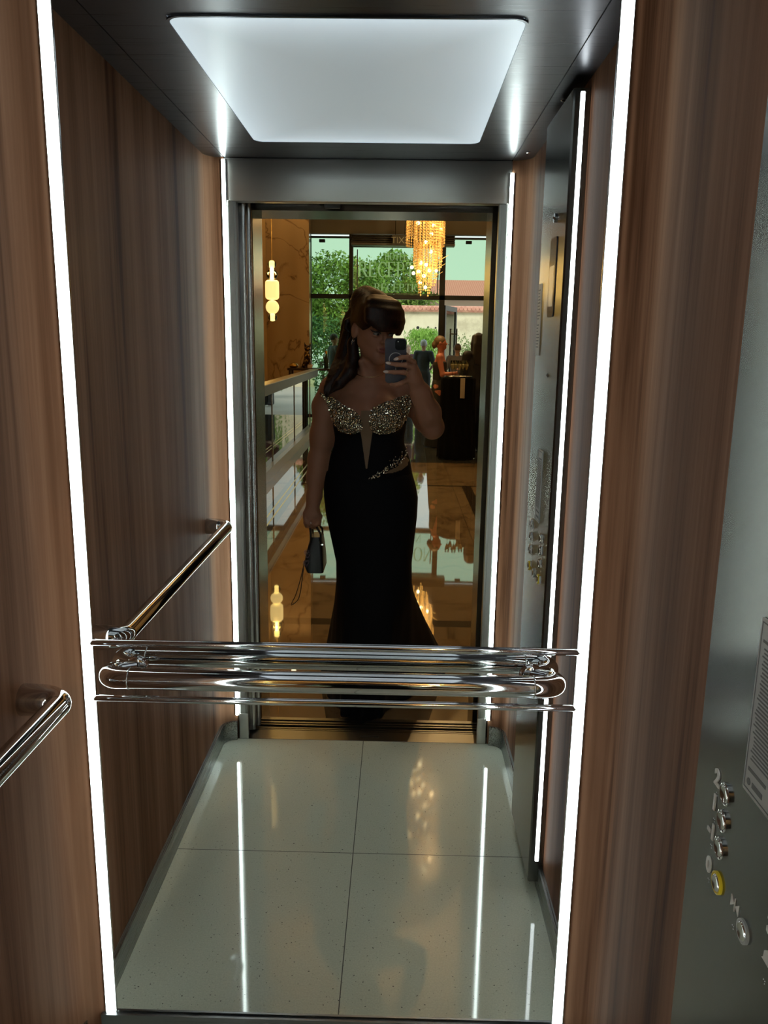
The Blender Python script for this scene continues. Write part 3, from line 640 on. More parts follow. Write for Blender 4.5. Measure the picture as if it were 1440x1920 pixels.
# arm hanging at the left of the picture
fld.chain([Yv(p) for p in ((-.272,1.805,1.315), (-.303,1.805,1.25), (-.312,1.802,1.13), (-.328,1.795,1.03), (-.336,1.785,.96), (-.344,1.77,.88), (-.346,1.765,.85))], [.050,.045,.045,.037,.034,.025,.021], .03)
fld.cone(Yv((-.346,1.763,.85)), Yv((-.352,1.755,.805)), .022, .024, .02); fld.cone(Yv((-.346,1.76,.85)), Yv((-.372,1.748,.815)), .016, .014, .015); fld.cone(Yv((-.346,1.76,.85)), Yv((-.330,1.748,.81)), .015, .013, .012)
for fx, L1, zt in ((-.377,.026,.0), (-.360,.030,-.004), (-.342,.029,-.002), (-.326,.024,.004)):
    z0 = .803+zt; fld.chain([Yv((fx,1.745,z0)), Yv((fx+.003,1.735,z0-L1)), Yv((fx+.006,1.748,z0-L1-.015)), Yv((fx+.007,1.764,z0-L1-.004))], [.0095,.0085,.0078,.0072], .006)
fld.chain([Yv((-.330,1.765,.825)), Yv((-.318,1.752,.80)), Yv((-.320,1.738,.782)), Yv((-.330,1.728,.770))], [.012,.0105,.0092,.008], .008)   # thumb
# arm raised to the phone
fld.chain([Yv(p) for p in ((.038,1.805,1.315), (.072,1.765,1.275), (.112,1.675,1.215), (.131,1.612,1.190))], [.050,.052,.047,.042], .035)
fld.chain([Yv(p) for p in ((.131,1.612,1.190), (.112,1.575,1.250), (.083,1.532,1.320), (.058,1.500,1.372))], [.042,.046,.037,.026], .02)
WR = (.055,1.497,1.378)
fld.cone(Yv(WR), Yv((.050,1.488,1.405)), .024, .022, .02)
MC = [(.050,1.478,1.437), (.049,1.472,1.417), (.043,1.474,1.394), (.034,1.482,1.374)]
for m_ in MC: fld.cone(Yv(WR), Yv(m_), .017, .0115, .014)
FG = [[MC[0], (.030,1.452,1.455), (.008,1.4505,1.455), (-.012,1.4535,1.449)],
      [MC[1], (.024,1.452,1.428), (-.010,1.4565,1.429), (-.040,1.4585,1.434)],
      [MC[2], (.016,1.459,1.402), (-.018,1.4625,1.402), (-.048,1.4655,1.403)],
      [MC[3], (.012,1.470,1.364), (-.012,1.478,1.355), (-.028,1.490,1.357)]]
for f_ in FG: fld.chain([Yv(p) for p in f_], [.0100,.0088,.0080,.0066], .005)
fld.chain([Yv(p) for p in ((.062,1.502,1.395), (.050,1.505,1.425), (.032,1.500,1.450), (.018,1.494,1.468))], [.016,.012,.0105,.009], .012)   # thumb at the screen side
# head
def he(c, r, k, mode='u', rot=None): fld.ell(c, r, k, mode, HM, rot)
def hc(p, q, a, b_, k, mode='u'): fld.cone(p, q, a, b_, k, mode, HM)
he((0,-.018,.030), (.076,.092,.084), .02); he((0,.026,-.022), (.056,.064,.086), .03)
for s in (-1, 1):
    hc((s*.043,-.002,-.044), (s*.011,.068,-.093), .016, .014, .025); he((s*.034,.056,-.018), (.019,.020,.019), .02)
hc((-.010,.074,-.095), (.010,.074,-.095), .0165, .0165, .02)
hc((-.030,.083,.034), (.030,.083,.034), .008, .008, .02)
hc((0,.088,.014), (0,.104,-.020), .0065, .0095, .010)
for s in (-1, 1): hc((s*.009,.094,-.024), (s*.010,.090,-.025), .0070, .006, .006)
for s in (-1, 1): he((s*.031,.099,.009), (.017,.016,.011), .012, 's'); he((s*.031,.0745,.0125), (.0155,.0165,.0095), .004); he((s*.031,.0745,-.003), (.0145,.0155,.006), .004)
hc((-.017,.084,-.051), (0,.0905,-.0495), .0045, .0060, .006); hc((.017,.084,-.051), (0,.0905,-.0495), .0045, .0060, .006)
hc((-.013,.084,-.058), (.013,.084,-.058), .0060, .0060, .006); hc((-.02,.099,-.0545), (.02,.099,-.0545), .003, .003, .006, 's')
for s in (-1, 1):
    he((s*.077,-.014,.000), (.0085,.0175,.031), .006, 'u', (0,0,s*.35)); he((s*.087,-.008,.004), (.0065,.010,.018), .005, 's')
Vb, Fb = fld.mesh()
woman = empty('person', (X0, -1.80, 0), 'woman in black strapless gown with crystal bodice holding up a phone in the lift doorway', 'person')
body = np_mesh('body', Vb, Fb, SKIN, woman)
del fld
from mathutils.bvhtree import BVHTree
bvh = BVHTree.FromPolygons([Vector(v) for v in Vb], Fb.tolist())
def front_y(x, z, lim=1.748, off=.006):
    hit = bvh.ray_cast(Vector((x, -1.56, z)), Vector((0,-1,0)), .4)
    y = hit[0].y if hit[0] is not None else -9
    return max(y, -lim) + off
HMm = Matrix.Translation(Vector(HM[1])) @ Matrix(HM[0].tolist()).to_4x4()
def hp(x, y, z): return HMm @ Vector((x, y, z))
EYEW = mat('eye_white', (.16,.145,.13), .2); IRIS = mat('dark_iris', (.02,.012,.008), .1); LASH = mat('dark_liner', (.006,.004,.004), .6); LIPM = mat('rose_lips', (.22,.055,.05), .35)
for s in (-1, 1):
    b = BM(); bmesh.ops.create_uvsphere(b, u_segments=20, v_segments=14, radius=.0128, matrix=Matrix.Translation(hp(s*.031,.0775,.0065))); e_ = obj('eye', b, EYEW, woman, True)
    b = BM(); bmesh.ops.create_uvsphere(b, u_segments=16, v_segments=10, radius=.0062, matrix=Matrix.Translation(hp(s*.031+.002,.0853,.0035))); obj('iris', b, IRIS, e_, True)
    b = BM(); tube(b, [hp(s*.0165,.0885,.006), hp(s*.023,.0915,.0115), hp(s*.031,.0925,.0130), hp(s*.040,.0895,.0115), hp(s*.050,.080,.0135), hp(s*.056,.074,.019)], [.0012,.0026,.0032,.0032,.0026,.0006], 8); obj('eyeliner', b, LASH, woman, True)
    b = BM(); tube(b, [hp(s*.012,.0945,.026), hp(s*.025,.0945,.030), hp(s*.040,.087,.031), hp(s*.050,.078,.026)], [.002,.0032,.0028,.001], 8); obj('eyebrow', b, LASH, woman, True)
b = BM(); tube(b, [hp(-.019,.0835,-.0525), hp(-.010,.0905,-.0500), hp(-.004,.0935,-.0485), hp(0,.0938,-.0495), hp(.004,.0935,-.0485), hp(.010,.0905,-.0500), hp(.019,.0835,-.0525)], [.001,.004,.0050,.0046,.0050,.004,.001], 10)
tube(b, [hp(-.017,.083,-.0555), hp(-.008,.0890,-.0605), hp(0,.0905,-.0615), hp(.008,.0890,-.0605), hp(.017,.083,-.0555)], [.001,.0050,.0058,.0050,.001], 10); obj('lips', b, LIPM, woman, True)
# hair: cap, high volume, fringe and ponytail over the shoulder
hf = Field((-.33, -1.99, 1.25), (.06, -1.60, 1.75), .004)
def hh_(c, r, k=.02, mode='u', rot=None): hf.ell(c, r, k, mode, HM, rot)
hh_((0,-.024,.040), (.085,.098,.088))
hh_((0,-.035,.115), (.058,.062,.048), .03); hh_((0,.012,.100), (.070,.070,.036), .03)
for s in (-1, 1): hh_((s*.066,.030,.062), (.022,.050,.045), .02); hh_((-.012,-.085,.105), (.050,.045,.055), .03)
hf.cone((-.103,-1.755,1.60), (-.103,-1.755,1.60), .01, .01, .01)
for s in np.linspace(-.068, .068, 19):
    w_ = math.sqrt(max(0, 1-(s/.088)**2)); f_ = []
    for a in (84, 60, 38, 18, 4, -6): f_.append((s*(.55+.5*math.cos(math.radians(a))), .012 + (.020+.072*w_)*math.cos(math.radians(a))*1.0 + .004, .030 + .094*math.sin(math.radians(a)) - (.010 if a < 0 and s > .045 else 0) + (.55*max(0, -.026-s) if a < 10 else 0)))
    hf.chain(f_, [.018,.020,.019,.0165,.012,.006], .007, HM)
hf.ell((0,.098,-.03), (.05,.03,.05), .006, 's', HM)
pony = [(-.120,1.835,1.665), (-.165,1.865,1.640), (-.195,1.860,1.580), (-.205,1.845,1.510), (-.215,1.815,1.440), (-.240,1.775,1.385), (-.272,1.742,1.335), (-.292,1.730,1.290)]
prad = [.045,.040,.038,.040,.042,.042,.030,.008]
pp = [np.array(Yv(p)) for p in pony]
def interp(t):
    i = min(int(t), len(pp)-2); f = t-i; return pp[i]*(1-f) + pp[i+1]*f, prad[i]*(1-f) + prad[i+1]*f
rs = np.random.default_rng(3)
for k in range(26):
    a0 = rs.uniform(0, 2*PI); rr = rs.uniform(.25, .85); tw = rs.uniform(-.9, .9); end = rs.uniform(6.0, 6.95); pts = []; rad = []
    for j in range(19):
        t = .1 + (end-.1)*j/18; c, r = interp(t); a = a0 + tw*t*.45 + .25*math.sin(t*1.7+k)
        pts.append(c + np.array((math.cos(a)*r*rr, math.sin(a)*r*rr*.8, .25*math.sin(a*2)*r))); rad.append(.0125*(1-.75*max(0, t-end+1.5)/1.5) if t > end-1.5 else .0125)
    hf.chain(pts, rad, .004)
# lock tucked before the left shoulder, and curl at the temple
hf.chain([Yv(p) for p in ((-.165,1.79,1.56), (-.186,1.78,1.50), (-.184,1.765,1.44), (-.195,1.735,1.39), (-.235,1.715,1.345), (-.270,1.712,1.31))], [.016,.022,.026,.026,.020,.006], .01)
hf.chain([Yv(p) for p in ((-.190,1.80,1.600), (-.212,1.80,1.585), (-.216,1.79,1.560), (-.200,1.785,1.545))], [.010,.011,.009,.006], .006)
hf.cone(np.array((-.082,-.012,.004)), np.array((-.074,.012,-.004)), .022, .018, .008, 's', HM)
Vh, Fh = hf.mesh()
for _ in range(2):      # soften the locks
    acc = np.zeros_like(Vh); n_c = np.zeros(len(Vh))
    for q in range(4): np.add.at(acc, Fh[:,q], Vh[Fh[:,(q+1)%4]] + Vh[Fh[:,(q+3)%4]]); np.add.at(n_c, Fh[:,q], 2)
    Vh = Vh*.5 + .5*acc/n_c[:,None]
hair = np_mesh('hair', Vh, Fh, HAIR, woman); hair['label'] = 'auburn hair in a high ponytail with a thick dark fringe'
b = BM(); 
for k in range(60):
    a = rs.uniform(-1, 1); c0 = hp(rs.uniform(-.05, .03), rs.uniform(-.10, 0), .15+rs.uniform(-.02, .01)); c1 = c0 + Vector((rs.uniform(-.06, .0), rs.uniform(-.05, .02), rs.uniform(-.03, .02)))
    c2 = c1 + Vector((rs.uniform(-.05, .0), rs.uniform(-.02, .03), rs.uniform(-.08, -.03))); tube(b, arc_pts(c0, c1, c2, 6), .0006, 4)
obj('loose_strands', b, HAIR, hair, True, kind='stuff')
# gown bodice: offset shell of the torso below the neckline
bf = Field((-.30, -1.95, .90), (.07, -1.64, 1.26), .0035)
for c, r in T: bf.ell(Yv(c), tuple(q+.006 for q in r), .06)
bf.ell(Yv((X0,1.795,1.235)), (.138,.096,.156), .05)
for s, bxc in ((-1,-.186), (1,-.050)): bf.ell(Yv((bxc,1.722,1.222)), (.076,.075,.074), .022)
sl, X_, Y_, Z_ = bf.sub((-.31,-1.96,.89), (.08,-1.63,1.27)); XX = np.broadcast_to(X_, bf.a[sl].shape); front = Y_ > -1.80
top = np.where(front, 1.185, 1.215); cut = Z_ - top
half = .0035 + np.clip((Z_ - 1.020)/(1.175-1.020), 0, 1)*.022; vcut = np.where(front & (Z_ > 1.014), half - np.abs(X_ + .1235 + (Z_-1.02)*.012), -1)
bf.a[sl] = np.maximum(np.maximum(bf.a[sl], cut), vcut).astype(np.float32); bf.a[sl] = np.maximum(bf.a[sl], .905 - Z_)
Vd, Fd = bf.mesh(); bod = np_mesh('gown_bodice', Vd, Fd, VELVET, woman)
def strip_patch(name, poly, m, off, parent, n=26):
    # sheer inset following the torso, from an outline in (x, z)
    import mathutils.geometry as G
    xs = [p[0] for p in poly]; zs = [p[1] for p in poly]; b = BM(); grid = {}
    X = np.linspace(min(xs), max(xs), n); Z = np.linspace(min(zs), max(zs), n)
    for i, x in enumerate(X):
        for j, z in enumerate(Z):
            grid[i,j] = b.verts.new((x, front_y(x, z, 1.80, off), z))
    for i in range(n-1):
        for j in range(n-1):
            cx, cz = (X[i]+X[i+1])/2, (Z[j]+Z[j+1])/2
            if inpoly(cx, cz, poly): b.faces.new((grid[i,j], grid[i+1,j], grid[i+1,j+1], grid[i,j+1]))
    bmesh.ops.delete(b, geom=[v for v in b.verts if not v.link_faces], context='VERTS')
    r = bmesh.ops.extrude_face_region(b, geom=list(b.faces)); 
    for v in r['geom']:
        if isinstance(v, bmesh.types.BMVert): v.co.y -= .002
    return obj(name, b, m, parent, True, auto=50)
def inpoly(x, y, p):
    c = False; j = len(p)-1
    for i in range(len(p)):
        if (p[i][1] > y) != (p[j][1] > y) and x < (p[j][0]-p[i][0])*(y-p[i][1])/(p[j][1]-p[i][1]) + p[i][0]: c = not c
        j = i
    return c
def px2(pts, V):                                   # outline points measured on the gown, in metres
    return [(-.0 + a, z) for a, z in pts]
CUPL = [(-.316,1.310), (-.296,1.298), (-.265,1.290), (-.230,1.272), (-.196,1.258), (-.168,1.243), (-.151,1.226), (-.142,1.200), (-.141,1.178), (-.152,1.161), (-.176,1.152), (-.206,1.151), (-.232,1.160), (-.252,1.176), (-.266,1.200), (-.276,1.235), (-.290,1.275), (-.312,1.300)]
CUPR = [(.055,1.304), (.030,1.304), (.000,1.296), (-.030,1.286), (-.058,1.278), (-.085,1.264), (-.106,1.248), (-.113,1.222), (-.113,1.190), (-.104,1.166), (-.082,1.154), (-.048,1.152), (-.016,1.162), (.012,1.178), (.030,1.205), (.042,1.245), (.052,1.285)]
CUPB = mat('crystal_base', (.045,.038,.026), .4)
CRY = mat('crystal', (.97,.93,.78), .05, 1.0); CRY2 = mat('amber_crystal', (.62,.50,.30), .08, 1.0)
strip_patch('sheer_inset', [(-.146,1.245), (-.106,1.245), (-.099,1.175), (-.1200,1.010), (-.1260,1.010), (-.152,1.175)], NUDE, .0022, woman, 64)
def gem(bm, c, r, nrm):
    q = nrm.to_track_quat('Z', 'Y').to_matrix().to_4x4(); M = Matrix.Translation(c) @ q @ Matrix.Rotation(RNG.uniform(0, 6), 4, 'Z'); k = 7
    rb = [bm.verts.new(M @ Vector((r*math.cos(2*PI*i/k), r*math.sin(2*PI*i/k), 0))) for i in range(k)]
    rm = [bm.verts.new(M @ Vector((r*.98*math.cos(2*PI*(i+.5)/k), r*.98*math.sin(2*PI*(i+.5)/k), r*.35))) for i in range(k)]
    rt = [bm.verts.new(M @ Vector((r*.52*math.cos(2*PI*i/k), r*.52*math.sin(2*PI*i/k), r*.75))) for i in range(k)]
    for i in range(k):
        j = (i+1) % k; bm.faces.new((rb[i], rb[j], rm[i])); bm.faces.new((rb[j], rm[j], rm[i])); bm.faces.new((rm[i], rm[j], rt[j])); bm.faces.new((rm[i], rt[j], rt[i]))
    bm.faces.new(rt)
def scatter(poly, nmax, rmin, rmax, off, tries=9000):
    xs = [p[0] for p in poly]; zs = [p[1] for p in poly]; out = []
    for _ in range(tries):
        x, z = RNG.uniform(min(xs), max(xs)), RNG.uniform(min(zs), max(zs)); r = rmin + (rmax-rmin)*RNG.uniform()**1.8
        if _ > tries*.4: r = rmin*1.1
        if inpoly(x, z, poly) and all((x-a)**2 + (z-c)**2 > ((r+d)*.86)**2 for a, c, d in out): out.append((x, z, r))
        if len(out) >= nmax: break
    return out
for nm, poly in (('left', CUPL), ('right', CUPR)):
    cup = strip_patch('crystal_cup', poly, CUPB, .010, woman, 44)
    A, B_ = BM(), BM()
    for x, z, r in scatter(poly, 420, .0027, .0062, 0):
        y = front_y(x, z, 1.748, .011); nx = front_y(x-.004, z, 1.748, .011) - front_y(x+.004, z, 1.748, .011); nz = front_y(x, z-.004, 1.748, .011) - front_y(x, z+.004, 1.748, .011)
        nv = Vector((nx/.008, 1, nz/.008)).normalized(); nv = (nv + Vector(RNG.uniform(-.28, .28, 3))).normalized(); gem(A if RNG.uniform() < .68 else B_, Vector((x, y, z)), r, nv)
    obj('clear_crystals', A, CRY, cup, kind='stuff'); obj('amber_crystals', B_, CRY2, cup, kind='stuff')
# skirt: fishtail loft
rings = [(1.00,-.268,.036,1.720,1.87), (.985,-.293,.058,1.684,1.908), (.965,-.300,.066,1.677,1.916), (.94,-.305,.074,1.672,1.925), (.88,-.304,.087,1.668,1.93), (.80,-.295,.085,1.67,1.925), (.70,-.273,.076,1.68,1.91), (.60,-.252,.067,1.69,1.895), (.52,-.251,.069,1.69,1.895)]
HEM = [(-.117,1.526), (-.165,1.542), (-.212,1.592), (-.250,1.68), (-.298,1.82), (-.334,1.98), (-.27,2.18), (-.08,2.29), (.12,2.29), (.252,2.185), (.222,2.026), (.130,1.86), (.035,1.72), (-.030,1.615), (-.068,1.548)]
hc_ = np.array([np.mean([p[0] for p in HEM]), np.mean([p[1] for p in HEM])])
NS = 96; Vs = []
def catm(P_, t):
    n = len(P_); i = int(t) % n; f = t - int(t); p = [np.array(P_[(i+k-1) % n]) for k in range(4)]
    return .5*((2*p[1]) + (-p[0]+p[2])*f + (2*p[0]-5*p[1]+4*p[2]-p[3])*f*f + (-p[0]+3*p[1]-3*p[2]+p[3])*f**3)
def ell_pt(xl, xr, vf, vb, k):
    a = -PI/2 - 2*PI*k/NS                       # start at the front, go to the left side of the picture
    cx, cv = (xl+xr)/2, (vf+vb)/2; c, s = math.cos(a), math.sin(a)
    return np.array((cx + (xr-xl)/2*math.copysign(abs(c)**.92, c), cv + (vb-vf)/2*math.copysign(abs(s)**.92, s)))
for z, xl, xr, vf, vb in rings: Vs.append([(*ell_pt(xl, xr, vf, vb, k), z) for k in range(NS)])
for j in range(1, 21):
    t = j/20; z = .52*(1-t) + .004*t; e = t**.92; row = []
    for k in range(NS):
        p = ell_pt(-.251, .069, 1.69, 1.895, k)*(1-e) + catm(HEM, k/NS*len(HEM))*e
        cen = np.array((-.091, 1.79))*(1-e) + hc_*e; rip = 1 + .035*t**1.5*math.sin(k/NS*2*PI*9+1.3) + .018*t*math.sin(k/NS*2*PI*17)
        row.append((*(cen + (p-cen)*rip), z))
    Vs.append(row)
V_ = [(x, -v, z) for row in Vs for x, v, z in row]; nR = len(Vs); F_ = [(i*NS+k, i*NS+(k+1)%NS, (i+1)*NS+(k+1)%NS, (i+1)*NS+k) for i in range(nR-1) for k in range(NS)]
F_.append(tuple(range(NS))[::-1]); F_.append(tuple((nR-1)*NS+k for k in range(NS)))
sk = obj('gown_skirt', (V_, F_), VELVET, woman, True, auto=60)
bvh0 = bvh
def bvh_of(o): return BVHTree.FromPolygons([v.co.copy() for v in o.data.vertices], [tuple(p_.vertices) for p_ in o.data.polygons])
bv1, bv2 = bvh_of(bod), bvh_of(sk)
def front_y(x, z, lim=1.748, off=.006):
    y = -9
    for q in (bvh0, bv1, bv2):
        hit = q.ray_cast(Vector((x, -1.50, z)), Vector((0,-1,0)), .5)
        if hit[0] is not None: y = max(y, hit[0].y)
    return max(y, -lim) + off
strip_patch('sheer_inset', [(-.058,.994), (.000,1.022), (.030,1.062), (.046,1.040), (.040,1.022), (.016,1.006), (-.02,.997)], NUDE, .0015, woman)
A = BM()
for k in range(95):
    t = RNG.uniform()**.85; c = Vector((-.108 + .142*t, 0, .978 + .052*t + .045*t*t)); w_ = .004 + .013*t; x = c.x + RNG.normal()*w_*.5; z = c.z + RNG.normal()*w_*.7
    gem(A, Vector((x, front_y(x, z, 1.79, .002), z)), RNG.uniform(.0016, .0038), Vector((RNG.uniform(-.3,.3), 1, RNG.uniform(-.3,.3))).normalized())
sw = obj('crystal_spray', A, CRY, woman, kind='stuff')
# jewellery, nails
b = BM(); tube(b, [hp(-.083,-.006,-.026), hp(-.086,-.002,-.036), hp(-.085,.004,-.042), hp(-.083,.006,-.034)], .0012, 8); tube(b, [hp(-.086,-.006,-.034), hp(-.087,-.007,-.054)], .0012, 8); obj('earring', b, CHROME, woman, True)
b = BM(); npts = [Yv((-.117+.062*math.sin(a), 1.792-.058*math.cos(a)-.0*a, 1.372+.028*(1-math.cos(a))*.9)) for a in np.linspace(-1.4, 1.4, 24)]
npts = [(x, max(y, front_y(x, z, 1.80, .0015)), z) for x, y, z in npts]; tube(b, npts, .0010, 6)
obj('necklace', b, mat('fine_gold', (.7,.5,.25), .2, 1.0), woman, True)
NAIL = mat('pale_nails', (.62,.50,.46), .2)
for f_ in FG[:3]:
    a, c = Vector(Yv(f_[2])), Vector(Yv(f_[3])); d = (c-a).normalized(); p0 = c + Vector((0,.0055,0))
    b = BM(); bmesh.ops.create_uvsphere(b, u_segments=12, v_segments=8, radius=1, matrix=Matrix.Translation(p0) @ d.to_track_quat('X', 'Z').to_matrix().to_4x4() @ Matrix.Diagonal((.0105,.0048,.0050,1))); obj('fingernail', b, NAIL, woman, True)
for fx in (-.352, -.334):
    b = BM(); bmesh.ops.create_uvsphere(b, u_segments=12, v_segments=8, radius=1, matrix=Matrix.Translation(Yv((fx,1.731,.772))) @ Matrix.Diagonal((.0035,.003,.011,1))); obj('fingernail', b, NAIL, woman, True)
a, c = Vector(Yv(FG[2][0])), Vector(Yv(FG[2][1])); d = (c-a).normalized(); mid = a.lerp(c, .75); b = BM(); Mr = Matrix.Translation(mid) @ d.to_track_quat('Z', 'Y').to_matrix().to_4x4()
tube(b, [Mr @ Vector((.0098*math.cos(t_), .0098*math.sin(t_), 0)) for t_ in np.linspace(0, 2*PI, 25)], .0012, 8); obj('finger_ring', b, mat('ring_gold', (.8,.62,.35), .15, 1.0), woman, True)

# ================================================================== PHONE
PM = mw.copy()      # the phone back lies just behind the lens that takes the picture
ph = empty('phone', CAM, 'dark phone with a pale magnetic ring on its back held up in one hand', 'phone')
def pbox(x0, x1, y0, y1, z0, z1, r, bev=.002):
    b = BM(); prism(b, rrect(x0, x1, y0, y1, r, 8), z0, z1); bmesh.ops.bevel(b, geom=[e for e in b.edges if abs(e.verts[0].co.z - e.verts[1].co.z) < 1e-6], offset=bev, segments=3, affect='EDGES')
    return b
def pobj(nm, b, m, par=None, **k):
    b.transform(PM); return obj(nm, b, m, par or ph, True, auto=40, **k)
PB = mat('phone_graphite', (.075,.075,.10), .22, .1); PD = mat('camera_glass', (.004,.004,.006), .05)
pobj('phone_case', pbox(-.053, .024, -.142, .019, .0065, .0165, .011), PB)
pobj('camera_island', pbox(-.016, .021, -.021, .016, .0030, .0066, .009, .001), mat('island_glass', (.010,.011,.014), .12))
for x, y in ((.010,.006), (.010,-.011), (-.006,-.003)):
    b = BM(); lathe(b, [(.0074, .0031), (.0074, .0016), (.0066, .0014), (.0060, .0020)], (x, y, 0), 28); ring_ = pobj('lens', b, PD)
b = BM(); lathe(b, [(.0022, .0031), (.0022, .0024)], (-.0055, .0095, 0), 16); pobj('flash', b, mat('flash_white', (.9,.9,.85), .3))
RINGM = mat('magnetic_ring', (.55,.54,.56), .4); b = BM()
pr = [(.0225, .0066), (.0225, .0060), (.0250, .0060), (.0250, .0066)]; seg = 56; rr = []
for k in range(seg+1):
    a = 2*PI*k/seg; rr.append([b.verts.new((-.0145 + r*math.cos(a), -.055 + r*math.sin(a), z)) for r, z in pr])
for p_, q_ in zip(rr, rr[1:]):
    for i in range(4): b.faces.new((p_[i], p_[(i+1)%4], q_[(i+1)%4], q_[i]))
pobj('magnetic_ring', b, RINGM)
b = BM(); box(b, -.0158, -.0132, -.098, -.085, .0060, .0066); pobj('ring_tail', b, RINGM)
b = BM(); prism(b, rrect(-.049, .020, -.138, .015, .009, 8), .0165, .0170); pobj('screen', b, mat('phone_screen', (.02,.02,.02), .1, emit=(.5,.45,.4), estr=.5))

# ================================================================== HANDBAG
BAGM = mat('black_satin', (.010,.010,.012), .35)
bag = empty('handbag', (-.338, -1.76, .565), 'small black handbag with two short handles hanging from the woman\'s hand', 'handbag')
b = BM(); secs = [(.566,-.352,-.303,1.72,1.86), (.572,-.366,-.299,1.70,1.88), (.60,-.377,-.300,1.70,1.88), (.64,-.374,-.302,1.71,1.87), (.69,-.362,-.306,1.73,1.85), (.715,-.355,-.312,1.74,1.84)]; rg = []
for z, x0, x1, v0, v1 in secs: rg.append([b.verts.new((x, -v, z)) for x, v in [(p[0], p[1]) for p in rrect(x0, x1, v0, v1, .014, 4)]])
for p_, q_ in zip(rg, rg[1:]):
    for i in range(len(p_)): b.faces.new((p_[i], p_[(i+1)%len(p_)], q_[(i+1)%len(p_)], q_[i]))
b.faces.new(rg[0][::-1]); b.faces.new(rg[-1]); obj('bag_body', b, BAGM, bag, True, auto=50)
for x0, x1, dv in ((-.353, -.356, .0), (-.312, -.332, .0)):
    b = BM(); P_ = [Vector(Yv(p)) for p in ((x0,1.735,.690), (x0,1.737,.73), (x1,1.742,.762), (x1+.003,1.752,.776), (x1,1.77,.770), (x0,1.80,.74), (x0,1.835,.700))]
    tube(b, P_, [.004,.0045,.005,.0055,.005,.0045,.004], 10); h_ = obj('handle', b, BAGM, bag, True)
b = BM(); box(b, -.313, -.300, -1.738, -1.732, .682, .690, .001, 1); box(b, -.3185, -.3165, -1.738, -1.732, .676, .700); obj('clasp', b, CHROME, bag)
b = BM()
for k in range(9):
    c = Vector((-.372+RNG.uniform(-.0, .012)+.0, -1.695-RNG.uniform(.0, .004), .60+RNG.uniform(0, .08))); rr_ = RNG.uniform(.005, .011)
    tube(b, [c + Vector((rr_*math.cos(a)*(1+.25*math.sin(3*a)), .002, rr_*math.sin(a)*(1+.25*math.sin(3*a)))) for a in np.linspace(0, 2*PI, 18)], .0007, 5)
obj('floral_embroidery', b, mat('mauve_thread', (.22,.17,.22), .5), bag, True)
b = BM(); lp = [(-.376,1.72,.62), (-.392,1.71,.55), (-.412,1.70,.48), (-.432,1.70,.437), (-.424,1.70,.437), (-.402,1.70,.46), (-.392,1.705,.50), (-.386,1.71,.55), (-.378,1.715,.60)]
lp = [Vector(Yv(p)) for p in lp]; sm = []
for i in range(len(lp)-1):
    for t_ in (0, .33, .66): 
        p = [lp[max(0, i-1)], lp[i], lp[i+1], lp[min(len(lp)-1, i+2)]]; sm.append(.5*((2*p[1]) + (-p[0]+p[2])*t_ + (2*p[0]-5*p[1]+4*p[2]-p[3])*t_*t_ + (-p[0]+3*p[1]-3*p[2]+p[3])*t_**3))
tube(b, sm, .0019, 8); obj('wrist_loop', b, mat('brown_cord', (.03,.02,.012), .6), bag, True)
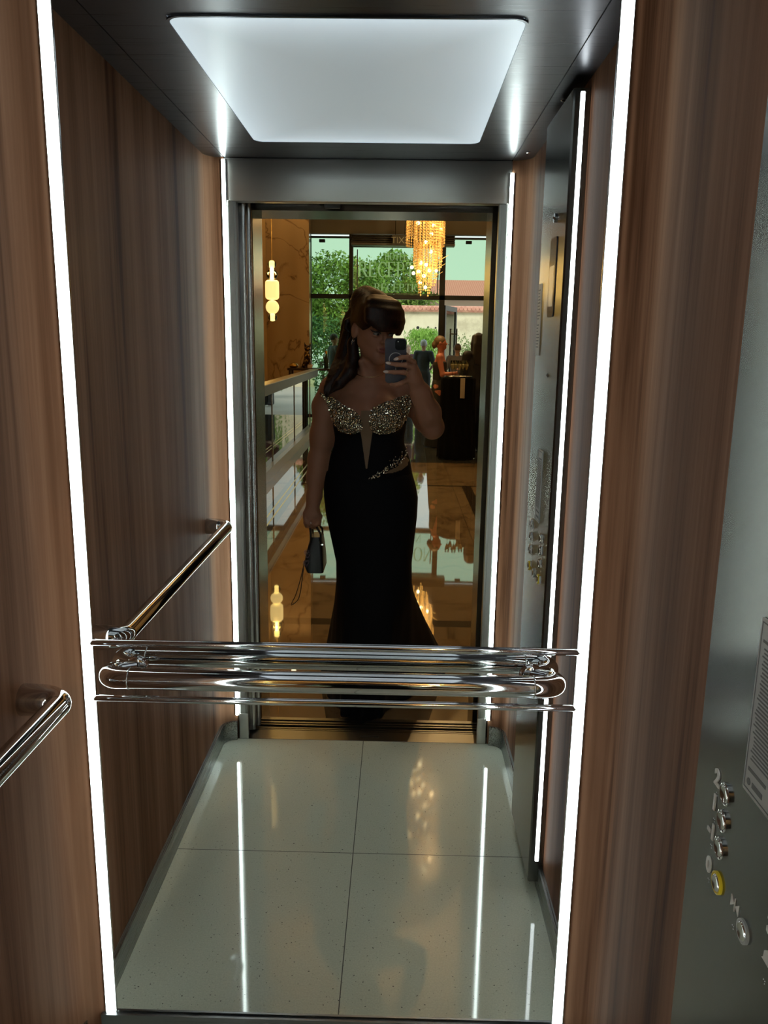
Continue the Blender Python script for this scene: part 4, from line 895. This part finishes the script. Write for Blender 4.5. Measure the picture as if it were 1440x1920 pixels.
# ================================================================== CHANDELIER
AMB = mat('amber_crystal_strand', (.95,.70,.30), .08, .0, emit=(1.0,.62,.18), estr=.10); P(AMB).inputs['Transmission Weight'].default_value = .35; P(AMB).inputs['Specular IOR Level'].default_value = 1.0
FR = mat('gilt_frame', (.80,.52,.16), .2, 1.0); BULB = mat('warm_bulb', (1,.9,.7), .4, emit=(1.0,.80,.42), estr=9.0)
def chandelier(ox, oy, oz, S, ztop, lab, dens=1.0):
    # tier positions are relative to the lowest tip; S scales the whole fitting
    ch = empty('chandelier', (ox, oy, oz), lab, 'chandelier')
    tiers = [(.00,.215,1.25,.50,34,0), (.03,.160,.78,.28,26,1), (.02,.115,.52,.12,20,2), (.0,.070,.28,.0,14,3)]
    for dx, r, zt, zb, n, q_ in tiers:
        cx, r = ox+dx*S, r*S; b = BM(); tube(b, [(cx+r*math.cos(a), oy+r*math.sin(a), oz+zt*S) for a in np.linspace(0, 2*PI, 33)], .010, 8); obj('ring', b, FR, ch, True)
        b = BM()
        for k in range(n):
            a = 2*PI*k/n; z = zt; sw_ = .08*math.sin(a*2) if q_ else .05*math.sin(a*3)
            while z > zb + sw_ + .02:
                bmesh.ops.create_icosphere(b, subdivisions=1, radius=.0135*S, matrix=Matrix.Translation((cx+r*math.cos(a), oy+r*math.sin(a), oz+z*S)) @ Matrix.Diagonal((.8,.8,1.1,1))); z -= .030
        obj('crystal_strands', b, AMB, ch, kind='stuff')
    for x, z, dy in ((.09,.72,.0), (.06,.61,.12), (.11,.80,.10), (.0,.52,.14), (.06,.42,.12), (-.05,.30,.10), (.01,.28,.11), (-.07,.21,.05), (.05,.22,.08), (-.01,.16,.07), (-.05,.09,.03), (.01,.04,.0), (-.15,.25,.10), (-.13,.19,.06), (.17,.67,.05), (-.09,.72,.15), (-.09,1.02,.15), (.08,1.15,.1)):
        b = BM(); bmesh.ops.create_uvsphere(b, u_segments=12, v_segments=8, radius=.019*S, matrix=Matrix.Translation((ox+x*S, oy+dy*S, oz+z*S))); obj('bulb', b, BULB, ch, True)
    b = BM(); lathe(b, [(.10,ztop-.05), (.11,ztop-.02), (.11,ztop)], (ox,oy,0), 24); tube(b, [(ox,oy,oz+1.25*S), (ox,oy,ztop-.05)], .012, 8)
    for a in (0, PI/2, PI, 3*PI/2): tube(b, [(ox,oy,oz+1.25*S+.1), (ox+.215*S*math.cos(a), oy+.215*S*math.sin(a), oz+1.25*S)], .006, 6)
    obj('ceiling_rose', b, FR, ch, True, auto=40)
    for i in range(3):
        b = BM()
        for s in (-1, 1):
            for j in range(5): tube(b, [(ox+.02*S, oy+.02*s, oz+(.10+.09*i)*S), (ox+(.02+s*(.10+.03*i)+.02*j)*S, oy+.07*S, oz+(.16+.09*i+.012*j)*S)], .0025, 5)
        obj('glass_sprays', b, AMB, ch, kind='stuff')
    for z, e in ((.9, 70), (.2, 35)):
        lt = bpy.data.lights.new('chandelier_light', 'POINT'); lt.energy = e; lt.color = (1,.66,.30); lt.shadow_soft_size = .015; lo = bpy.data.objects.new('chandelier_light', lt); link(lo); lo.location = (ox+.12*S, oy+.27*S, oz+z*S)
chandelier(.345, -10.6, 2.27, 1.27, 4.9, 'tall tiered crystal chandelier of golden strands hanging before the entrance windows')
chandelier(.29, -6.5, 2.95, 1.1, 4.9, 'golden crystal chandelier hung high near the lift, caught in the cabin floor reflection')
# unseen ceiling lamps, added to brighten and warm the dark lobby
DLM = mat('fill_lamp_glow', (1,1,1), .5, emit=(1,.80,.50), estr=6.0)
for k, (x, y) in enumerate(((-1.6,-3.2), (1.6,-3.2), (-1.6,-6.0), (2.2,-6.2), (-3.4,-11.0), (2.4,-10.5), (-2.0,-13.4), (0.1,-12.6))):
    t = empty('ceiling_fill_lamp', (x, y, 4.89), 'round unseen downlight in the lobby ceiling', 'light', 'added lobby fill lamps'); b = BM(); lathe(b, [(.05,4.896), (.05,4.899)], (x, y, 0), 20); obj('glow_disc', b, DLM, t); b = BM(); lathe(b, [(.065,4.899), (.065,4.894), (.052,4.894), (.052,4.899)], (x, y, 0), 20); obj('trim_ring', b, CHROME_S, t, True, auto=40)
    lt = bpy.data.lights.new('fill', 'SPOT'); lt.energy = 55; lt.color = (1,.70,.36); lt.spot_size = math.radians(115); lt.spot_blend = .6; lt.shadow_soft_size = .05; lo = bpy.data.objects.new('fill', lt); link(lo); lo.location = (x, y, 4.88)

# ================================================================== GUESTS
def guest(loc, face, H, lab, hairc, skinc, top, topc, legs, legc, armL='down', armR='down', hair='short', h=.011):
    root = empty('person', (loc[0], -loc[1], 0), lab, 'person', None); root.rotation_euler = (0, 0, face); S = H/1.70
    sk_ = mat('guest_skin', skinc, .5); f = Field((-.62*S, -.62*S, -.02), (.62*S, .62*S, 1.76*S), h)
    def c_(p, q, a, b_, k=.02): f.cone(np.array(p)*S, np.array(q)*S, a*S, b_*S, k)
    fem = legs == 'gown'
    parts = [((0,0,1.26), (.15 if not fem else .13, .095, .17)), ((0,0,1.08), (.135 if not fem else .115, .095, .15)), ((0,-.01,.93), (.155, .11, .13))]
    for c, r in parts: f.ell(np.array(c)*S, np.array(r)*S, .05)
    sw = .165 if not fem else .145
    c_((-sw,0,1.40), (sw,0,1.40), .048, .048, .04); c_((0,0,1.38), (0,.015,1.53), .055, .048, .03)
    f.ell(np.array((0,.0,1.605))*S, np.array((.072,.088,.095))*S, .02); c_((0,.05,1.56), (0,.062,1.535), .04, .03, .02); c_((0,.09,1.60), (0,.102,1.585), .008, .012, .01)
    for s in (-1, 1): f.ell(np.array((s*.075,.0,1.60))*S, np.array((.010,.018,.030))*S, .006)
    arms = {}
    for s, mode in ((-1, armL), (1, armR)):
        sh = (s*(sw+.005),0,1.39)
        if mode == 'down': el, wr, hd, tp = (s*(sw+.05),-.01,1.12), (s*(sw+.055),.04,.88), (s*(sw+.05),.06,.82), (s*(sw+.045),.075,.73)
        elif mode == 'fwd': el, wr, hd, tp = (s*(sw+.03),.06,1.13), (s*(sw-.03),.29,1.16), (s*(sw-.04),.35,1.18), (s*(sw-.06),.43,1.19)
        elif mode == 'out': el, wr, hd, tp = (s*(sw+.12),.02,1.17), (s*(sw+.27),.16,1.16), (s*(sw+.33),.20,1.16), (s*(sw+.41),.24,1.17)
        else: el, wr, hd, tp = (s*(sw+.10),-.04,1.14), (s*(sw-.02),.10,1.02), (s*(sw-.08),.13,1.01), (s*(sw-.15),.13,1.01)
        arms[s] = (sh, el, wr); c_(sh, el, .047, .038); c_(el, wr, .037, .024); c_(wr, hd, .024, .030, .015)
        d = np.array(tp)-np.array(hd)
        for q in (-1.5,-.5,.5,1.5):
            o_ = np.array((0, q*.017, 0)) if mode in ('down','out') else np.array((q*.017,0,0)); c_(np.array(hd)+o_, np.array(hd)+o_+d*(1-.08*abs(q)), .010, .008, .006)
        c_(np.array(hd), np.array(hd)+d*.5+np.array((-s*.03,.02,.01)), .012, .009, .006)
    for s in (-1, 1):
        c_((s*.085,0,.86), (s*.085,.01,.48), .085, .055, .03); c_((s*.085,.01,.48), (s*.085,-.01,.09), .055, .035, .03); c_((s*.085,-.02,.045), (s*.09,.14,.030), .034, .028, .02)
    V, F = f.mesh(); body = np_mesh('body', V, F, sk_, root, True)
    g = Field((-.62*S, -.62*S, -.02), (.62*S, .62*S, 1.62*S), h); o = .014
    def d_(p, q, a, b_, k=.02): g.cone(np.array(p)*S, np.array(q)*S, (a+o)*S, (b_+o)*S, k)
    for c, r in parts[:2]: g.ell(np.array(c)*S, (np.array(r)+o)*S, .05)
    if top != 'strap':
        g.ell(np.array((0,-.01,.95))*S, (np.array((.16,.115,.11)))*S, .04); d_((-sw,0,1.40), (sw,0,1.40), .048, .048, .04)
        for s in (-1, 1):
            sh, el, wr = arms[s]; 
            if top == 'long': d_(sh, el, .050, .042); d_(el, wr, .041, .028)
            else: d_(sh, tuple(np.array(sh)*.25+np.array(el)*.75), .052, .048)
    else:
        g.a[:, :, int((1.33*S - g.lo[2])/h):] = .5; d_((-.07,.075,1.30), (-.06,.0,1.42), .0, .0, .005); d_((.07,.075,1.30), (.06,.0,1.42), .0, .0, .005)
    V, F = g.mesh(); np_mesh('dress_top' if fem else 'shirt', V, F, mat('guest_top', topc, .7), root, True)
    if legs == 'gown':
        rows = []; n = 40
        for z, rx, ry in ((1.06,.125,.105), (.98,.145,.12), (.90,.165,.13), (.70,.17,.145), (.45,.175,.165), (.2,.20,.19), (.02,.225,.22)):
            rows.append([(S*rx*math.cos(2*PI*k/n)*(1+.05*math.sin(k*2*PI/n*8)*(1.06-z)), S*ry*math.sin(2*PI*k/n)*(1+.05*math.sin(k*2*PI/n*8)*(1.06-z)), S*z) for k in range(n)])
        VV = [p for r in rows for p in r]; FF = [(i*n+k, i*n+(k+1)%n, (i+1)*n+(k+1)%n, (i+1)*n+k) for i in range(len(rows)-1) for k in range(n)] + [tuple(range(n))[::-1], tuple((len(rows)-1)*n+k for k in range(n))]
        me = bpy.data.meshes.new('skirt'); me.from_pydata(VV, [], FF); me.shade_smooth(); me.materials.append(mat('guest_skirt', legc, .6)); so = bpy.data.objects.new('skirt', me); link(so); so.parent = root
    else:
        g = Field((-.3*S, -.3*S, -.02), (.3*S, .3*S, 1.1*S), h)
        g.ell(np.array((0,-.01,.93))*S, np.array((.17,.125,.12))*S, .04)
        for s in (-1, 1): g.cone(np.array((s*.085,0,.86))*S, np.array((s*.088,.01,.48))*S, .100*S, .082*S, .03); g.cone(np.array((s*.088,.01,.48))*S, np.array((s*.09,-.01,.08))*S, .082*S, .078*S, .03)
        V, F = g.mesh(); np_mesh('trousers', V, F, mat('guest_trousers', legc, .7), root, True)
        b = BM()
        for s in (-1, 1):
            r = bmesh.ops.create_uvsphere(b, u_segments=16, v_segments=10, radius=1, matrix=Matrix.Translation((s*.088*S,.05*S,.04)) @ Matrix.Diagonal((.045,.135,.042,1)))['verts']
            me_ = None
        b2 = bpy.data.meshes.new('shoes'); b.to_mesh(b2); b.free(); b2.shade_smooth(); b2.materials.append(BLACK)
        # one object per shoe
        for s in (-1, 1):
            bb_ = BM(); bmesh.ops.create_uvsphere(bb_, u_segments=16, v_segments=10, radius=1, matrix=Matrix.Translation((s*.088*S,.05*S,.042)) @ Matrix.Diagonal((.045,.135,.042,1)))
            m2 = bpy.data.meshes.new('shoe'); bb_.to_mesh(m2); bb_.free(); m2.shade_smooth(); m2.materials.append(BLACK); q = bpy.data.objects.new('shoe', m2); link(q); q.parent = root
        bpy.data.meshes.remove(b2)
    hm = mat('guest_hair', hairc, .55); g = Field((-.2*S, -.25*S, 1.0*S), (.2*S, .2*S, 1.76*S), .008)
    def e_(c, r, k=.015, mode='u'): g.ell(np.array(c)*S, np.array(r)*S, k, mode)
    e_((0,-.012,1.628), (.079,.092,.090))
    if hair == 'long':
        for q in np.linspace(-.055, .055, 7): g.chain([np.array(p)*S for p in ((q,-.05,1.66), (q*1.45,-.085,1.55), (q*1.7,-.095,1.42), (q*1.5,-.105,1.26 + abs(q)*.5))], [.04*S,.036*S,.033*S,.018*S], .008)
        for q in (-1, 1): g.chain([np.array(p)*S for p in ((q*.06,.01,1.66), (q*.088,.0,1.56), (q*.092,-.01,1.44), (q*.085,-.0,1.34))], [.03*S,.026*S,.024*S,.01*S], .008)
    if hair == 'bun': e_((0,-.085,1.575), (.058,.052,.062), .02); e_((0,-.07,1.52), (.04,.03,.03), .02)
    e_((0,.085,1.575), (.062,.075,.075), .008, 's')
    if hair != 'long': e_((0,.0,1.50), (.1,.1,.055), .006, 's')
    V, F = g.mesh(); np_mesh('hair', V, F, hm, root, True)
    return root
SK1 = (.42,.20,.12)
guest((1.10,10.0), PI-.35, 1.66, 'person with long dark hair in a long black outfit standing right of the tall table', (.010,.008,.009), (.25,.13,.09), 'long', (.003,.004,.008), 'trousers', (.003,.004,.008), 'down', 'fwd', 'long')
guest((.60,10.5), -PI/2+.15, 1.62, 'woman with light brown updo in a strappy black gown facing right', (.12,.07,.03), (.42,.14,.08), 'strap', (.012,.010,.010), 'gown', (.005,.005,.005), 'fwd', 'down', 'bun')
guest((.535,16.6), PI+.25, 1.60, 'grey-haired person in a dark shirt seen from behind beyond the raised hand', (.50,.53,.57), (.50,.30,.22), 'short', (.020,.028,.030), 'trousers', (.02,.022,.025), 'bent', 'down', 'short')
guest((.205,18.0), -.35, 1.49, 'short fair-haired person facing the lift just right of the phone', (.35,.28,.18), (.60,.40,.30), 'short', (.10,.03,.035), 'trousers', (.03,.03,.03), 'bent', 'bent', 'short')
guest((-1.44,16.4), -PI/2-.5, 1.70, 'dark-haired person in black outside the left window behind the woman\'s hair', (.02,.015,.012), (.40,.18,.10), 'short', (.008,.009,.012), 'trousers', (.010,.010,.013), 'fwd', 'down', 'short')
guest((1.12,14.3), PI, 1.52, 'person in a grey top seen past the open door leaf', (.10,.07,.05), (.45,.28,.2), 'short', (.14,.14,.16), 'trousers', (.05,.05,.06), 'down', 'bent', 'short')

# ================================================================== TALL TABLE WITH GLASSES
t = empty('cocktail_table', (.79, -9.30, 0), 'tall round table under a black floor-length cloth', 'table')
b = BM(); lathe(b, [(.20, 0), (.205, 1.06), (.20, 1.068)], (.79,-9.30,0), 40); obj('table_column', b, BLACK, t, True, auto=40)
n = 72; rows = []
for z, r, a in ((1.082,.002,0), (1.082,.22,0), (1.076,.228,.002), (1.05,.229,.004), (.8,.222,.010), (.4,.235,.014), (.012,.25,.018)): rows.append([(.79+(r+a*math.sin(k/n*2*PI*12))*math.cos(2*PI*k/n), -9.30+(r+a*math.sin(k/n*2*PI*12))*math.sin(2*PI*k/n), z) for k in range(n)])
FF = [(i*n+k, i*n+(k+1)%n, (i+1)*n+(k+1)%n, (i+1)*n+k) for i in range(len(rows)-1) for k in range(n)]
tag(obj('tablecloth', ([p for r in rows for p in r], FF), mat('black_cloth', (.004,.004,.0045), .8, spec=.05), None, True, auto=60), 'black cloth draped to the floor over the tall table', 'tablecloth')
b = BM(); lathe(b, [(.17,1.083), (.185,1.086), (.19,1.096), (.186,1.098), (.175,1.088), (.002,1.087)], (.79,-9.30,0), 36); tag(obj('serving_tray', b, CHROME_S, None, True, auto=40), 'round metal tray of glasses on the tall table', 'tray')
tag(obj('napkin', bx(.80, .86, -9.066, -9.056, .82, 1.08, .004, 2), mat('napkin_linen', (.35,.30,.22), .8), None, True, auto=40), 'folded beige napkin hanging over the front of the black cloth', 'napkin')
GL = window_glass('clear_glass', (.92,.94,.92), .25); WINE = mat('sparkling_wine', (.85,.72,.38), .1, emit=(1,.85,.45), estr=.0); P(WINE).inputs['Transmission Weight'].default_value = .4
gx = [(.70,-9.21), (.79,-9.18), (.885,-9.22), (.75,-9.35), (.85,-9.37)]; labs = ['leftmost sparkling wine glass at the front of the tray', 'middle sparkling wine glass at the front of the tray', 'rightmost sparkling wine glass at the front of the tray', 'wine glass at the back left of the tray', 'wine glass at the back right of the tray']
for (x, y), l in zip(gx, labs):
    t = empty('wine_glass', (x, y, 1.088), l, 'glass', 'glasses on the tall table'); b = BM(); lathe(b, [(.030,1.089), (.028,1.092), (.005,1.096), (.004,1.165), (.012,1.185), (.026,1.225), (.030,1.26), (.028,1.305), (.0265,1.305), (.028,1.26)], (x, y, 0), 24); obj('bowl_and_stem', b, GL, t, True)
    b = BM(); lathe(b, [(.010,1.187), (.024,1.225), (.0275,1.255)], (x, y, 0), 20); obj('wine', b, WINE, t, True)

# ================================================================== CONSOLE WITH CAT STATUE
t = empty('console_table', (-1.62, -13.15, 0), 'dark console table beyond the end of the balustrade', 'table')
b = BM(); box(b, -2.0, -1.20, -13.38, -12.92, 1.02, 1.06, .006, 2); obj('top', b, mat('dark_wood', (.03,.015,.010), .25), t, True, auto=40)
for x in (-1.96, -1.25):
    for y in (-13.33, -12.98): obj('leg', bx(x-.02, x+.02, y-.02, y+.02, 0, 1.02, .003, 1), mat('dark_wood_leg', (.03,.015,.010), .3), t)
cf = Field((-1.86, -13.35, 1.04), (-1.46, -12.95, 1.60), .006); cx_, cy_ = -1.665, -13.12
cf.ell((cx_, cy_-.01, 1.15), (.080,.085,.10), .03); cf.ell((cx_+.005, cy_+.02, 1.28), (.060,.062,.11), .03); cf.ell((cx_+.012, cy_+.04, 1.41), (.058,.055,.055), .02)
cf.ell((cx_+.045, cy_+.085, 1.395), (.030,.030,.022), .012)
for s in (-1, 1):
    cf.cone((cx_+.012+s*.038, cy_+.03, 1.44), (cx_+.012+s*.058, cy_+.02, 1.515), .022, .004, .008)
    cf.chain([(cx_+.01+s*.035, cy_+.055, 1.27), (cx_+.015+s*.034, cy_+.075, 1.15), (cx_+.015+s*.036, cy_+.08, 1.075)], [.026,.020,.020], .012); cf.cone((cx_+.015+s*.036, cy_+.08, 1.075), (cx_+.02+s*.036, cy_+.115, 1.073), .018, .015, .01); cf.ell((cx_+s*.065, cy_+.0, 1.10), (.035,.065,.045), .015)
cf.chain([(cx_-.06, cy_-.07, 1.09), (cx_-.10, cy_-.03, 1.08), (cx_-.105, cy_+.04, 1.08)], [.016,.014,.010], .01)
V, F = cf.mesh(); V[:,2] = np.maximum(V[:,2], 1.0605); BRZ = mat('patinated_bronze', (.05,.03,.015), .3, .8); nn = noise(BRZ, coords(BRZ), 22, 3); L(BRZ, ramp(BRZ, nn, [(.50,(.025,.014,.009)), (.62,(.45,.27,.08))]), P(BRZ).inputs['Base Color'])
tag(np_mesh('cat_statue', V, F, BRZ), 'dark bronze statue of a sitting cat with pricked ears on the console', 'statue')
b = BM(); lathe(b, [(.03,1.061), (.07,1.07), (.085,1.095), (.075,1.12), (.05,1.14), (.01,1.15)], (-1.90,-13.05,0), 28); tag(obj('lidded_dish', b, mat('amber_gold', (.55,.32,.06), .25, .9), None, True, auto=50), 'low golden lidded dish beside the cat statue', 'dish')
b = BM(); box(b, -1.64, -1.56, -12.98, -12.96, 1.061, 1.125); tag(obj('card', b, mat('pale_card', (.6,.5,.42), .6)), 'small pale card leaning before the cat statue', 'card')
t = empty('champagne_bottle', (-1.32, -13.12, 1.06), 'dark green sparkling wine bottle at the right end of the console', 'bottle')
b = BM(); lathe(b, [(.040,1.061), (.043,1.07), (.043,1.20), (.036,1.24), (.018,1.29), (.016,1.33)], (-1.32,-13.12,0), 24); obj('glass_body', b, mat('bottle_glass', (.010,.025,.012), .1), t, True, auto=50); b = BM(); lathe(b, [(.0165,1.30), (.018,1.33), (.016,1.365), (.008,1.37)], (-1.32,-13.12,0), 20); obj('foil', b, GOLD, t, True, auto=50)

# ================================================================== OUTSIDE
struct('ground', bx(-30, 30, -60, YW-.1, -.08, -.02), mat('pale_paving', (.50,.50,.46), .6), 'pale paving outside the hotel')
def wallmat():
    m = mat('weathered_plaster', (.55,.47,.32), .8); v = coords(m); n = noise(m, v, 1.5, 6, .65); c = ramp(m, n, [(.35, (.60,.52,.36)), (.5, (.78,.70,.50)), (.7, (.86,.78,.58))])
    n2 = noise(m, v, 9, 2); c = mixc(m, mathn(m, 'GREATER_THAN', n2, .72), c, (.20,.15,.10)); L(m, c, P(m).inputs['Base Color']); return m
t = empty('garden_wall', (2, -27, 0), 'old beige plaster wall capped with red clay tiles across the street', 'wall')
obj('masonry', bx(-1.5, 9, -27.4, -27.0, -.02, 2.62), wallmat(), t)
TILE = mat('clay_tile', (.42,.16,.12), .7); nn = noise(TILE, coords(TILE), 6, 3); L(TILE, ramp(TILE, nn, [(.3,(.55,.22,.16)), (.7,(.80,.42,.30))]), P(TILE).inputs['Base Color'])
b = BM()
for k in range(74): lathe(b, [(.075, -27.62), (.068, -26.86)], (-1.45+.142*k, 0, 2.74), 10, 'y')
prism(b, [(-27.6,2.62), (-26.9,2.62), (-26.86,2.70), (-27.62,2.86)], -1.5, 9, 'x'); obj('tile_coping', b, TILE, t, True, auto=40, kind='stuff')
for k, x in enumerate((.62, .98, 1.24, 1.62, 3.1, 3.5)):
    b = BM(); lathe(b, [(.035 if k else .055, -26.998), (.03, -27.02)], (x, 0, 2.08+.02*(k%2)), 10, 'y'); obj('drain_hole', b, BLACK, t)
t = empty('house', (3, -35, 0), 'low building with a broad salmon red tiled roof behind the wall', 'building')
obj('house_wall', bx(.5, 14, -42, -35.6, -.02, 3.55), mat('house_plaster', (.5,.45,.36), .8), t)
b = BM(); prism(b, [(-34.9,3.52), (-34.9,3.60), (-38.8,4.60), (-42.7,3.60), (-42.7,3.52)], .1, 14.4, 'x')
RFM = mat('salmon_roof', (.50,.20,.17), .75); wv = N(RFM, 'ShaderNodeTexWave'); wv.inputs['Scale'].default_value = 3.2; L(RFM, coords(RFM), wv.inputs['Vector']); L(RFM, ramp(RFM, wv.outputs['Fac'], [(0,(.80,.22,.20)), (1,(.92,.34,.30))]), P(RFM).inputs['Base Color']); obj('roof', b, RFM, t)
def leafmat(nm, a, c):
    m = mat(nm, a, .6); n = noise(m, coords(m), 1.6, 4); L(m, ramp(m, n, [(.35, a), (.65, c)]), P(m).inputs['Base Color']); return m
def foliage(blobs, n, size, droop=0.0):
    w_ = np.array([b_[1][0]*b_[1][1]*b_[1][2] for b_ in blobs]); w_ /= w_.sum(); V = []; ks = RNG.choice(len(blobs), n, p=w_)
    d = RNG.normal(size=(n,3)); d /= np.linalg.norm(d, axis=1)[:,None]; rad = RNG.uniform(.45, 1.0, n)**.6
    C = np.array([blobs[k][0] for k in ks]) + d*rad[:,None]*np.array([blobs[k][1] for k in ks]) + RNG.normal(size=(n,3))*.06
    u = RNG.normal(size=(n,3)); u[:,2] -= droop*2; u /= np.linalg.norm(u, axis=1)[:,None]; v = np.cross(u, RNG.normal(size=(n,3))); v /= np.linalg.norm(v, axis=1)[:,None]; s = size*RNG.uniform(.6, 1.3, n)[:,None]
    ln = 1 + droop*2.5
    V = np.stack([C-u*s*ln, C-v*s*.45, C+u*s*ln, C+v*s*.45], 1).reshape(-1, 3); F = np.arange(n*4).reshape(-1, 4); return V, F
def tree(lab, x, v, blobs, n, size, m, trunk=True, nm='tree', cat='tree', droop=0.0, tr=.12, tz=2.0):
    t = empty(nm, (x, -v, -.02), lab, cat); V, F = foliage([((a, -b_, c), r) for a, b_, c, r in blobs], n, size, droop); np_mesh('foliage', V, F, m, t)
    b = BM(); tube(b, [(x, -v, -.02), (x+.05, -v-.03, tz*.5), (x-.04, -v+.02, tz)], [tr, tr*.8, tr*.5], 10)
    for k in range(5):
        a = k*1.256; tube(b, [(x-.02, -v, tz*(.6+.07*k)), (x+math.cos(a)*tr*5, -v+math.sin(a)*tr*5, tz*(.95+.09*k)), (x+math.cos(a)*tr*8, -v+math.sin(a)*tr*8, tz*(1.25+.09*k))], [tr*.4, tr*.25, tr*.08], 6)
    obj('trunk', b, mat('bark', (.06,.045,.03), .8), t, True)
LG = leafmat('leaf_green', (.12,.21,.030), (.30,.42,.08)); LD = leafmat('leaf_dark', (.04,.11,.035), (.09,.19,.055)); LW = leafmat('leaf_lime', (.13,.33,.03), (.27,.48,.07))
tree('tall leafy green tree filling the left lobby window', -2.1, 25, [(-2.1,24.3,3.0,(1.3,1.0,1.3)), (-3.4,24.6,2.6,(1.2,.9,1.2)), (-1.2,24.3,3.3,(.8,.8,.8)), (-2.6,24.0,2.0,(1.4,.7,.9))], 12000, .075, LG)
tree('bushy green tree behind the entrance lettering', -.2, 31, [(-.2,31,3.8,(1.3,1.0,1.15)), (.45,31,3.5,(.75,.7,.6)), (-1.1,31.3,2.9,(1.1,.9,1.1)), (1.05,31,3.3,(.55,.45,.30)), (-.3,31,4.7,(.6,.6,.4))], 8500, .085, LG)
tree('dark green hedge outside the lower left window', -2.2, 21.5, [(-2.3,21.5,1.1,(1.3,.5,1.2)), (-1.2,21.8,1.0,(.8,.5,1.1)), (-3.6,21.6,1.2,(.8,.5,1.2))], 8000, .06, LD, nm='hedge', cat='hedge', tr=.05, tz=1.0)
t = empty('weeping_shrub', (.66, -20.5, -.02), 'bright lime green weeping shrub outside the entrance', 'shrub'); Vs_ = []
for k in range(260):
    a = RNG.uniform(0, 2*PI); R_ = RNG.uniform(.12, .50); ht = 1.98 - RNG.uniform(0, .22) - .25*R_; c0 = np.array((.66+RNG.uniform(-.1,.1), -20.5+RNG.uniform(-.1,.1), 1.70)); ln = RNG.uniform(.6, 1.5)
    for q in range(20):
        u = q/19; up_ = min(1, u*3.2); r = R_*(up_**.8)*(1+.12*u); z = (c0[2] + (ht-c0[2])*math.sin(up_*PI/2)) if u < .31 else ht - ln*((u-.31)/.69)**1.25
        p = np.array((c0[0]+r*math.cos(a), c0[1]+r*math.sin(a), max(.1, z))) + RNG.normal(size=3)*.012; d = np.array((.3*math.cos(a)*(1-u), .3*math.sin(a)*(1-u), -1.0)) + RNG.normal(size=3)*.25; d /= np.linalg.norm(d)
        v = np.cross(d, RNG.normal(size=3)); v /= np.linalg.norm(v); Vs_ += [p-d*.05, p-v*.011, p+d*.05, p+v*.011]
np_mesh('foliage', np.array(Vs_), np.arange(len(Vs_)).reshape(-1, 4), LW, t)
b = BM(); tube(b, [(.66,-20.5,-.02), (.68,-20.5,.9), (.66,-20.5,1.75)], [.05,.04,.02], 8); obj('trunk', b, mat('bark_light', (.08,.06,.04), .8), t, True)
tree('loose green bushes growing along the plaster wall', 2.0, 25.8, [(1.6,25.9,.9,(.5,.35,.5)), (2.5,25.9,1.1,(.6,.35,.6)), (2.1,26,1.5,(.3,.2,.4)), (3.2,25.9,.8,(.5,.35,.6))], 2200, .05, leafmat('leaf_olive', (.10,.20,.05), (.25,.32,.12)), nm='wall_shrub', cat='shrub', tr=.03, tz=1.0)
